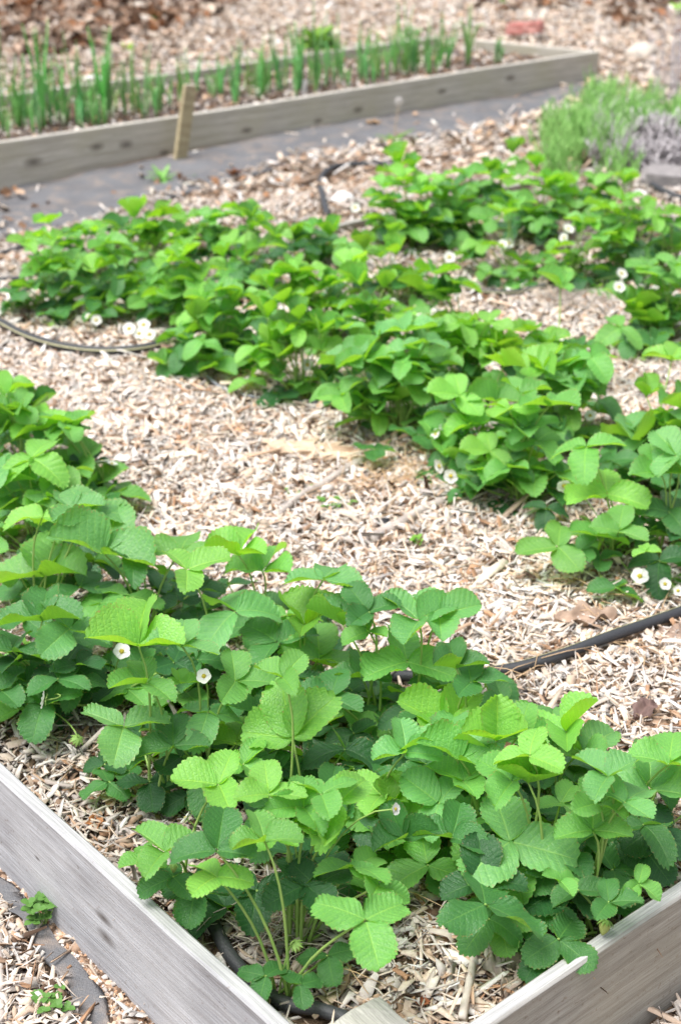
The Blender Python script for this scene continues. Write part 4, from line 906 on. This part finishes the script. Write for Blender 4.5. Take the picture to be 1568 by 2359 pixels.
dead_leaf(1130, 2240, 100, 110, 'pale torn dead leaf beside the straight twig near the right board', (.56, .49, .44), seed=77, asp=.45)
dead_leaf(222, 1915, 50, 100, 'orange brown curled leaf beside the left board', (.42, .19, .08), seed=83)
dead_leaf(20, 615, 60, 30, 'tan dead leaf at the left edge behind the middle row', (.52, .36, .26), z=.1, seed=87)
dead_leaf(972, 2330, 45, 80, 'small red brown dead leaf beside the corner post', (.36, .13, .06), seed=91)
dead_leaf(610, 2190, 60, 70, 'pinkish chip like dead leaf beside the left board', (.52, .40, .34), seed=95)

# ---------------------------------------------------------------- weeds and small plants
M_WEED = plain('weed_leaf', (.10, .26, .04), (.16, .34, .07), 60, .55, objcol=True, trans=.25)
def blade(V, F, base, az, L, W, el, droop=.5, n=5, tw=0):
    b = len(V); d = Vector((math.cos(az), math.sin(az), 0)); s = Vector((-d.y, d.x, 0)); x = z = 0.0; e = el
    for i in range(n+1):
        u = i/n; ww = W*.5*math.sin(math.pi*(.08+.90*u))**.8
        p = base+d*x+Vector((0, 0, z)); V.append(p-s*ww+Vector((0, 0, ww*.3))); V.append(p); V.append(p+s*ww+Vector((0, 0, ww*.3)))
        x += math.cos(e)*L/n; z += math.sin(e)*L/n; e -= droop/n
    for i in range(n):
        a = b+i*3; F.append((a, a+1, a+4, a+3)); F.append((a+1, a+2, a+5, a+4))
def rosette(name, x, y, z, n, L, W, label, cat='weed', el=(.2, 1.0), seed=1, col=(1, 1, 1, 1), grp=None, droop=(.3, 1.2)):
    r = random.Random(seed); q = atg(x, y)+Vector((0, 0, .004)); o = empty(name, q); tag(o, label, cat, grp)
    V, F = [], []
    for k in range(n): blade(V, F, q, k*2.4+r.uniform(-.3, .3), L*r.uniform(.6, 1), W*r.uniform(.7, 1.1), r.uniform(*el), r.uniform(*droop))
    f = link('foliage', mesh('foliage', V, F), M_WEED, o); f.color = col; return o, q
def clover(name, x, y, z, n, R_, lr, label, seed=1, col=(.9, .85, 1, 1), h=.03):
    r = random.Random(seed); q = at(x, y, z); q.z = float(surf(q.x, q.y))+.002; o = empty(name, q); tag(o, label, 'weed')
    V, F, SV, SF = [], [], [], []
    for k in range(n):
        a = r.uniform(0, 6.28); d = R_*math.sqrt(r.random()); t = q+Vector((math.cos(a)*d, math.sin(a)*d, h*r.uniform(.4, 1)+.006))
        tube(bez(q, q+Vector((0, 0, .01)), t-Vector((0, 0, .01)), t, 4), .0007, 4, SV, SF)
        for m in range(3): blade(V, F, t, a+m*2.09, lr*r.uniform(.8, 1.1), lr*.9, r.uniform(-.1, .5), .3, 4)
    f = link('foliage', mesh('foliage', V, F), M_WEED, o); f.color = col
    link('stem', mesh('stem', SV, SF), M_STALK, o); return o
rosette('weed', 375, 420, .05, 13, .085, .016, 'small pale green star shaped weed on the weed fabric below the onion bed', seed=4, col=(1.6, 1.5, 1.8, 1), el=(.2, 1.1))
rosette('weed', 440, 414, .05, 5, .03, .008, 'tiny green sprout beside the star shaped weed', seed=5, col=(1.2, 1.2, 1.2, 1))
d_o, d_q = rosette('dandelion', 908, 330, .05, 11, .12, .020, 'dandelion with one round white seed head in front of the onion bed', 'dandelion', (.05, .6), 6, (1.3, 1.0, 1.0, 1))
top_ = at(918, 233, .23); top_.y = d_q.y+.005; top_ = Vector((d_q.x, d_q.y, 0)); 
rr_ = ray(918, 233); tt_ = (d_q.y-0)/rr_.y; top_ = Vector((0, 0, CAMZ))+rr_*tt_
V, F = tube(bez(d_q, d_q+Vector((-.004, 0, .05)), top_-Vector((0, 0, .04)), top_, 8), .0026, 6); stm = link('stem', mesh('stem', V, F), plain('dandelion_stem', (.50, .36, .30), (.42, .38, .25), 40, .6), d_o)
V, F = [], []
for k in range(150):
    zt = 1-2*(k+.5)/150; a = k*2.39996; rr = math.sqrt(1-zt*zt); d = Vector((rr*math.cos(a), rr*math.sin(a), zt)); tube([top_, top_+d*.016], .00025, 3, V, F)
    u = d.orthogonal().normalized(); w2 = d.cross(u)
    for m in range(3): e = (u*math.cos(m*2.1)+w2*math.sin(m*2.1)); c0 = top_+d*.016; b = len(V); V += [c0, c0+e*.0035+d*.0018, c0+w2.cross(e)*.001+e*.003+d*.002]; F.append((b, b+1, b+2))
link('seed_head', mesh('seed_head', V, F), plain('seed_fluff', (.75, .72, .70), None, 50, .9, trans=.3), d_o)
clover('clover', 105, 2140, 0, 16, .022, .012, 'clump of light green clover leaves growing at the foot of the near left board', 3, h=.035)
clover('clover', 125, 2335, 0, 9, .030, .010, 'small scattered clover leaves in the chips at the bottom left', 8, h=.015)
clover('clover', 770, 1165, .135, 12, .035, .010, 'faint green seedling beside the curved pale root', 11, (1.1, 1.0, 1.0, 1), h=.015)
clover('clover', 690, 1130, .135, 6, .03, .008, 'tiny green seedling above the curved pale root', 12, (1.1, 1.1, 1.1, 1), h=.01)
clover('clover', 955, 1270, .135, 3, .012, .012, 'single round green seedling on the mulch right of the knobbly stick', 13, (1.5, 1.4, 1, 1), h=.02)
clover('clover', 1250, 1150, .135, 10, .05, .010, 'sprinkle of tiny green weeds beside the near end of the middle row', 14, h=.012)
stick('curved_stem', [(66, 2245), (66, 2215), (85, 2160), (107, 2130)], .0022, .0022, M_PALE, 'curved white dry stem beside the clover clump', z=0, cat='stem', up=.012)
# leafy clump behind the onion bed and small sprouts
bigq, _ = rosette('leafy_plant', 735, 118, .13, 110, .17, .05, 'bright green leafy clump growing behind the onion rows', 'plant', (.3, 1.4), 9, (1.7, 1.35, 1.0, 1))
rosette('sprout', 296, 122, .05, 5, .08, .03, 'single light green sprout on the mulch behind the onion bed at the left', 'plant', (.6, 1.4), 10, (2.2, 1.6, 1, 1))
rosette('sprout', 352, 50, .05, 4, .07, .03, 'small yellow green sprout among the dark leaf litter', 'plant', (.4, 1.2), 12, (2.2, 1.6, 1, 1))
rosette('sprout', 1157, 14, .05, 5, .10, .03, 'light green sprout at the top behind the red brick', 'plant', (.6, 1.4), 13, (1.8, 1.5, 1, 1))
rosette('sprout', 1554, 30, .05, 12, .13, .05, 'bright green sprout in the top right corner', 'plant', (.1, .8), 15, (2.0, 1.7, 1, 1))
rosette('sprout', 1222, 122, .13, 5, .06, .015, 'pale small seedling at the right end of the onion bed', 'plant', (.3, 1), 16, (1.5, 1.5, 1.8, 1))

# ---------------------------------------------------------------- onions
M_ONION = plain('onion_leaf', (.15, .40, .09), (.26, .50, .16), 14, .45, spec=.4, objcol=True, trans=.15)
M_ONIONB = plain('onion_base', (.55, .60, .42), None, 30, .5)
def onion(x, y, h, nl, thick, seed, label, z=.14, col=(1, 1, 1, 1)):
    r = random.Random(seed); q = at(x, y, z); q.z = .138; o = empty('onion_plant', q); tag(o, label, 'onion', 'green onions in the far raised bed')
    V, F = [], []
    for k in range(nl):
        a = r.uniform(0, 6.28); hh = h*(1 if k == 0 else r.uniform(.55, 1.0)); sp = r.uniform(.02, .34)*hh*(.6 if k == 0 else 1); d = Vector((math.cos(a), math.sin(a), 0))
        b = q+d*.004; tip = q+d*sp+Vector((0, 0, hh)); P = bez(b, b+Vector((0, 0, hh*.4)), tip-Vector((0, 0, hh*.3))-d*sp*.3, tip, 6)
        if r.random() < .16: P[-1] = P[-3]+d*.05; P[-2] = P[-3]+d*.03+Vector((0, 0, .012))
        t0 = thick*r.uniform(.6, 1); tube(P, [t0*.9, t0, t0, t0*.9, t0*.75, t0*.55, t0*.15], 6, V, F)
    f = link('leaves', mesh('leaves', V, F), M_ONION, o); f.color = col
    V, F = tube([q-Vector((0, 0, .01)), q+Vector((0, 0, .02)), q+Vector((0, 0, .04))], [.008, .006, .004], 6); link('bulb_neck', mesh('bulb_neck', V, F), M_ONIONB, o)
ro = random.Random(5)
front = [(8, 300, 230, 3), (28, 300, 150, 2), (50, 290, 120, 3), (62, 295, 160, 3), (84, 290, 175, 4), (104, 290, 200, 6), (118, 285, 130, 2), (133, 280, 150, 3), (148, 285, 165, 3), (158, 280, 190, 3), (180, 280, 170, 3), (194, 275, 160, 4), (210, 270, 110, 3),
         (226, 270, 150, 3), (242, 278, 185, 6), (250, 275, 180, 5), (262, 262, 95, 2), (290, 270, 150, 4), (306, 262, 130, 3), (324, 258, 100, 4), (338, 252, 130, 3), (362, 258, 130, 3), (370, 255, 110, 3), (392, 245, 70, 2), (420, 252, 110, 3), (427, 248, 85, 2), (505, 218, 90, 2), (512, 215, 70, 2),
         (548, 222, 110, 3), (552, 220, 85, 2), (590, 222, 130, 3), (606, 220, 110, 3), (616, 216, 90, 2), (648, 212, 150, 3), (640, 210, 90, 2), (688, 208, 170, 5), (694, 205, 150, 5), (726, 200, 180, 3), (734, 200, 120, 3), (752, 195, 110, 2), (770, 190, 140, 3), (784, 190, 150, 3), (830, 185, 140, 4), (838, 182, 110, 3),
         (858, 178, 90, 3), (872, 180, 150, 3), (905, 172, 125, 3), (922, 168, 140, 3), (935, 172, 150, 5), (950, 168, 150, 6), (960, 166, 110, 4), (984, 160, 110, 3), (1012, 160, 130, 3), (1030, 156, 125, 4), (1077, 152, 145, 7), (1140, 145, 75, 4), (1150, 143, 40, 2)]
for i, (x, y, hp, nl) in enumerate(front):
    q = at(x, y, .14); d = (q-Vector((0, 0, CAMZ))).dot(FW); h = hp*d/FPX
    lab = ('green onion in the near row of the far bed, left of the leaning stake' if x < 420 else 'green onion in the near row of the far bed, right of the leaning stake')
    if x == 1077: lab = 'tallest thick dark onion near the right end of the far bed'
    if x >= 1140: lab = 'short lone onion clump at the right end of the far bed' if x == 1140 else 'tiny onion shoot right beside the lone clump at the end of the far bed'
    if x == 242: lab = 'thickest bunch of green onion stalks left of the stake'
    if x == 420: lab = 'green onion directly behind the leaning stake'
    onion(x, y, h*ro.uniform(.85, 1.25), nl+1, .0066 if nl >= 5 else .0050, i, lab, col=(ro.uniform(.7, 1.1), ro.uniform(.85, 1.15), ro.uniform(.8, 1.2), 1))
for (x, y, hp, nl) in front[:-2]:
    if x == 1077: continue
    xx = x+ro.uniform(-16, 16); yy = y-(xx-x)*.16-ro.uniform(0, 16); d = (at(xx, yy, .14)-Vector((0, 0, CAMZ))).dot(FW)
    onion(xx, yy, hp*ro.uniform(.5, .9)*d/FPX, 3, .0042, int(x*7), 'thin green onion filling the near row of the far bed', col=(ro.uniform(.9, 1.4), ro.uniform(.9, 1.2), ro.uniform(.8, 1.1), 1))
for k in range(90):
    u = ro.uniform(.15, FL-.75); v = ro.choice([.24, .42, .58])+ro.uniform(-.03, .03); p = fb_pt(u, v)
    cx = p.x/(p.y*math.cos(PITCH)+(CAMZ-.14)*math.sin(PITCH)); 
    r = random.Random(k); h = ro.uniform(.10, .20) if v < .5 else ro.uniform(.12, .22)
    q = p.copy(); q.z = .138; o = empty('onion_plant', q); tag(o, 'slender green onion in the rows towards the back of the far bed', 'onion', 'green onions in the back rows of the far raised bed')
    V, F = [], []
    for m in range(ro.randint(2, 4)):
        a = r.uniform(0, 6.28); hh = h*r.uniform(.6, 1); sp = r.uniform(.02, .18)*hh; d = Vector((math.cos(a), math.sin(a), 0)); tip = q+d*sp+Vector((0, 0, hh))
        tube(bez(q, q+Vector((0, 0, hh*.4)), tip-Vector((0, 0, hh*.3)), tip, 5), [.0042, .0046, .0044, .0036, .0025, .001], 5, V, F)
    f = link('leaves', mesh('leaves', V, F), M_ONION, o); f.color = (ro.uniform(.8, 1.2), ro.uniform(.9, 1.2), ro.uniform(.9, 1.4), 1)

# ---------------------------------------------------------------- lavender and the grey dead shrubs, concrete block
M_LAV = plain('lavender_leaf', (.20, .44, .10), (.36, .60, .20), 25, .6, objcol=True, trans=.2); M_LAVG = plain('dry_lavender', (.52, .49, .50), (.30, .27, .28), 25, .85)
def lav(x0, x1, y0, y1, n, z, hr, fol, mat, parent, name, seed, el=(.9, 1.5), wdt=.0042, blen=.042):
    r = random.Random(seed); V, F = [], []
    for k in range(n):
        # oval footprint
        if k % 22 == 0: ca, cd, hk_ = r.uniform(0, 6.28), math.sqrt(r.random()), r.uniform(.6, 1.25)
        a = ca+r.gauss(0, .22); d = min(1.1, abs(cd+r.gauss(0, .13))); x = (x0+x1)/2+(x1-x0)/2*d*math.cos(a); y = (y0+y1)/2+(y1-y0)/2*d*math.sin(a)
        q = atg(x, y); h = r.uniform(*hr)*(1-.25*d)*hk_; az = r.uniform(0, 6.28); lean = r.uniform(0, .6)
        ax = Vector((math.cos(az)*lean, math.sin(az)*lean, 1)).normalized()
        tube([q, q+ax*h*.6, q+ax*h], [.0018, .0014, .0006], 3, V, F)
        for m in range(fol):
            u = .35+.65*m/fol; blade(V, F, q+ax*h*u, r.uniform(0, 6.28), blen*r.uniform(.7, 1.2), wdt, r.uniform(*el), .2, 2)
    return link(name, mesh(name, V, F), mat, parent)
lq = atg(1390, 400); lo = empty('lavender_bush', lq); tag(lo, 'feathery green lavender bush at the upper right beyond the back row', 'lavender')
lav(1235, 1470, 300, 470, 420, .05, (.12, .22), 12, M_LAV, lo, 'foliage', 1)
lav(1300, 1500, 235, 340, 230, .05, (.12, .22), 12, M_LAV, lo, 'foliage', 2)
lav(1430, 1620, 270, 360, 300, .05, (.08, .18), 12, M_LAV, lo, 'foliage', 3)
lav(1260, 1500, 250, 440, 150, .05, (.10, .19), 9, M_LAVG, lo, 'dry_stems', 4, (.5, 1.3), .004)
lq = atg(1520, 370); do = empty('dry_shrub', lq); tag(do, 'grey dried shrub mound between the lavender and the concrete block', 'shrub')
lav(1380, 1660, 330, 405, 800, .05, (.06, .16), 12, M_LAVG, do, 'dry_stems', 6, (-.3, 1.2), .006, .035)
lq = atg(1545, 250); to = empty('bare_shrub', lq); tag(to, 'leafless grey twiggy shrub at the upper right edge', 'shrub')
r = random.Random(8); V, F = [], []
for k in range(26):
    q = atg(r.gauss(1545, 26), r.uniform(225, 285)); a = r.uniform(0, 6.28); h = r.uniform(.22, .52) if k > 3 else .58; d = Vector((math.cos(a), math.sin(a), 0))*r.uniform(.02, .13)
    if k <= 3: d = d*.2
    P = bez(q, q+Vector((0, 0, h*.4)), q+d*.7+Vector((0, 0, h*.7)), q+d+Vector((0, 0, h)), 6); rr = .0048 if k < 2 else .0022
    tube(P, [rr, rr, rr*.9, rr*.8, rr*.6, rr*.45, rr*.2], 4, V, F)
    for m in range(4):
        b = P[r.randint(2, 5)]; e = Vector((r.uniform(-1, 1), r.uniform(-1, 1), r.uniform(.6, 1.6))).normalized()*r.uniform(.04, .12); tube([b, b+e*.5+Vector((0, 0, .004)), b+e], [.0013, .001, .0004], 3, V, F)
link('twigs', mesh('twigs', V, F), plain('grey_twig', (.60, .56, .60), (.42, .38, .40), 30, .8), to)

def rock(name, x, y, z, sx, sy, sz, mat, label, cat, seed, yaw=0, jag=.25, sub=3, dz=0):
    q = atg(x, y) if z < .17 else at(x, y, z); q.z += dz; bm = bmesh.new(); bmesh.ops.create_icosphere(bm, subdivisions=sub, radius=1)
    for v in bm.verts:
        n_ = noise.noise(v.co*1.6+Vector((seed*3, 0, 0)))*jag+noise.noise(v.co*5+Vector((seed, 0, 0)))*jag*.3; c = v.co*(1+n_)
        v.co = Vector((c.x*sx, c.y*sy, max(c.z, -.3)*sz))
    me = bpy.data.meshes.new(name); bm.to_mesh(me); bm.free(); me.polygons.foreach_set('use_smooth', [True]*len(me.polygons))
    return tag(link(name, me, mat, None, Matrix.Translation(q) @ Matrix.Rotation(yaw, 4, 'Z')), label, cat)
M_ROCK = plain('pale_rock', (.62, .56, .48), (.42, .36, .30), 14, .85, .6); M_WHITE = plain('white_stone', (.80, .79, .78), (.66, .64, .62), 20, .7, .3)
M_CONC = plain('concrete', (.20, .185, .185), (.30, .275, .27), 40, .9, .5)
rock('stone', 1478, 128, .05, .10, .07, .065, M_ROCK, 'pale flat topped stone behind the lavender at the upper right', 'stone', 2, .3)
rock('stone', 86, 186, .05, .024, .02, .025, M_WHITE, 'small bright white stone behind the left end of the onion bed', 'stone', 3)
rock('stone', 215, 186, .05, .06, .04, .025, M_WHITE, 'flat white stone behind the onion bed, left of the leaning stake', 'stone', 4)
rock('stone', 262, 192, .05, .045, .03, .02, M_WHITE, 'low white stone right beside the flat white stone behind the onion bed', 'stone', 5)
rock('stone', 318, 55, .05, .10, .06, .05, M_ROCK, 'large pale stone on the dark leaf litter at the top left', 'stone', 6, .2)
rock('stone', 322, 32, .05, .05, .05, .07, M_ROCK, 'upright pale stone just behind the large pale stone', 'stone', 7)
rock('stone', 640, 100, .05, .03, .03, .02, M_WHITE, 'small pale pebble behind the middle of the onion bed', 'stone', 17)
rock('white_pebble', 793, 470, .08, .042, .030, .040, M_WHITE, 'bright white lump on the mulch inside the hose loop', 'stone', 9)
rock('white_pebble', 1472, 452, .08, .030, .020, .022, M_WHITE, 'smooth white oval stone beside the concrete block', 'stone', 10, -.8)
rock('black_lump', 885, 1218, .135, .015, .011, .022, plain('black_lump', (.01, .01, .012), (.03, .03, .035), 30, .7, .5), 'small black lump in the mulch beside the knobbly grey stick', 'charcoal', 12)
rock('dark_snail', 1499, 2046, .18, .0065, .0055, .008, plain('dark_shell', (.03, .02, .03), (.08, .05, .06), 90, .5), 'tiny dark round snail on top of the right board', 'snail', 14).location.z = ZT+.002
for o_ in (): pass
# concrete block: bevelled with rounded weathered corners
q = atg(1600, 448)
box('concrete_block', None, Matrix.Translation((q.x+.05, q.y+.09, q.z-.065)) @ Matrix.Rotation(R(-13), 4, 'Z') @ Matrix.Rotation(R(4), 4, 'Y'), .44, .22, .11, M_CONC, .022, .006)
tag(bpy.data.objects['concrete_block'], 'weathered dark grey concrete block at the right edge below the dried shrub', 'concrete block')
# brick
M_BRICK = plain('red_brick', (.42, .13, .11), (.56, .32, .28), 22, .85, .5)
q = at(1208, 92, .05)
br = empty('brick', (q.x, q.y, .05)); tag(br, 'red clay brick lying behind the right end of the onion bed', 'brick')
bb = box('brick_body', br, Matrix.Translation((q.x, q.y, .085)) @ Matrix.Rotation(R(-25), 4, 'Z') @ Matrix.Rotation(R(-6), 4, 'Y'), .20, .095, .06, M_BRICK, .006, .004)
for hx in (-.06, 0, .06):
    V, F = tube([(0, 0, .0605), (0, 0, .0625)], .014, 14); link('core_hole', mesh('core_hole', V, F, False), plain('dark_hole', (.07, .03, .025)), br, Matrix.Translation((q.x, q.y, .085)) @ Matrix.Rotation(R(-25), 4, 'Z') @ Matrix.Rotation(R(-6), 4, 'Y') @ Matrix.Translation((hx, 0, 0)))
# plant label
q = at(699, 214, .14); M = Matrix.Translation((q.x, q.y, .135)) @ Matrix.Rotation(R(8), 4, 'Y') @ Matrix.Rotation(R(12), 4, 'X')
tag(box('plant_tag', None, M, .020, .002, .065, M_WHITE, .0004, 0), 'small white plastic plant tag standing at the front of the onion bed', 'plant tag')
# pine straw heap and dry grass
def straw(name, cx, cy, sx, sy, n, z, L, col, label, seed, yaw0=.6, sp=.5):
    r = random.Random(seed); V, F = [], []
    for k in range(n):
        p = at(cx+r.gauss(0, sx), cy+r.gauss(0, sy), z); a = yaw0+r.gauss(0, sp); l = L*r.uniform(.5, 1.1); d = Vector((math.cos(a), math.sin(a), 0)); s = Vector((-d.y, d.x, 0))*r.uniform(-.15, .15)
        zz = float(surf(p.x, p.y))+r.uniform(.010, .030); c0 = Vector((p.x, p.y, zz)); tube([c0-d*l/2, c0+s*l*.5+Vector((0, 0, .004)), c0+d*l/2+Vector((0, 0, r.uniform(-.01, .012)))], [.0007, .0008, .0005], 3, V, F)
    return stuff(link(name, mesh(name, V, F), col), label, 'straw')
M_STRAW = plain('pine_straw', (.66, .47, .29), (.50, .32, .18), 30, .7); M_GSTRAW = plain('grey_straw', (.50, .44, .38), (.36, .31, .27), 30, .8)
straw('pine_straw', 900, 1105, 55, 40, 110, .135, .09, M_STRAW, 'patch of rusty pine needles below the middle row', 1, 1.0)
straw('dry_grass', 1300, 705, 50, 14, 90, .13, .12, M_GSTRAW, 'grey brown dry grass in front of the back row', 2, .5)
straw('dry_grass', 700, 2130, 150, 50, 110, .13, .08, M_GSTRAW, 'dark dry grass under the front strawberry plants', 3, .3, 1.2)
straw('pine_straw', 1150, 1500, 260, 300, 150, .135, .08, M_STRAW, 'scattered single pine needles over the near mulch', 4, .3, 1.5)
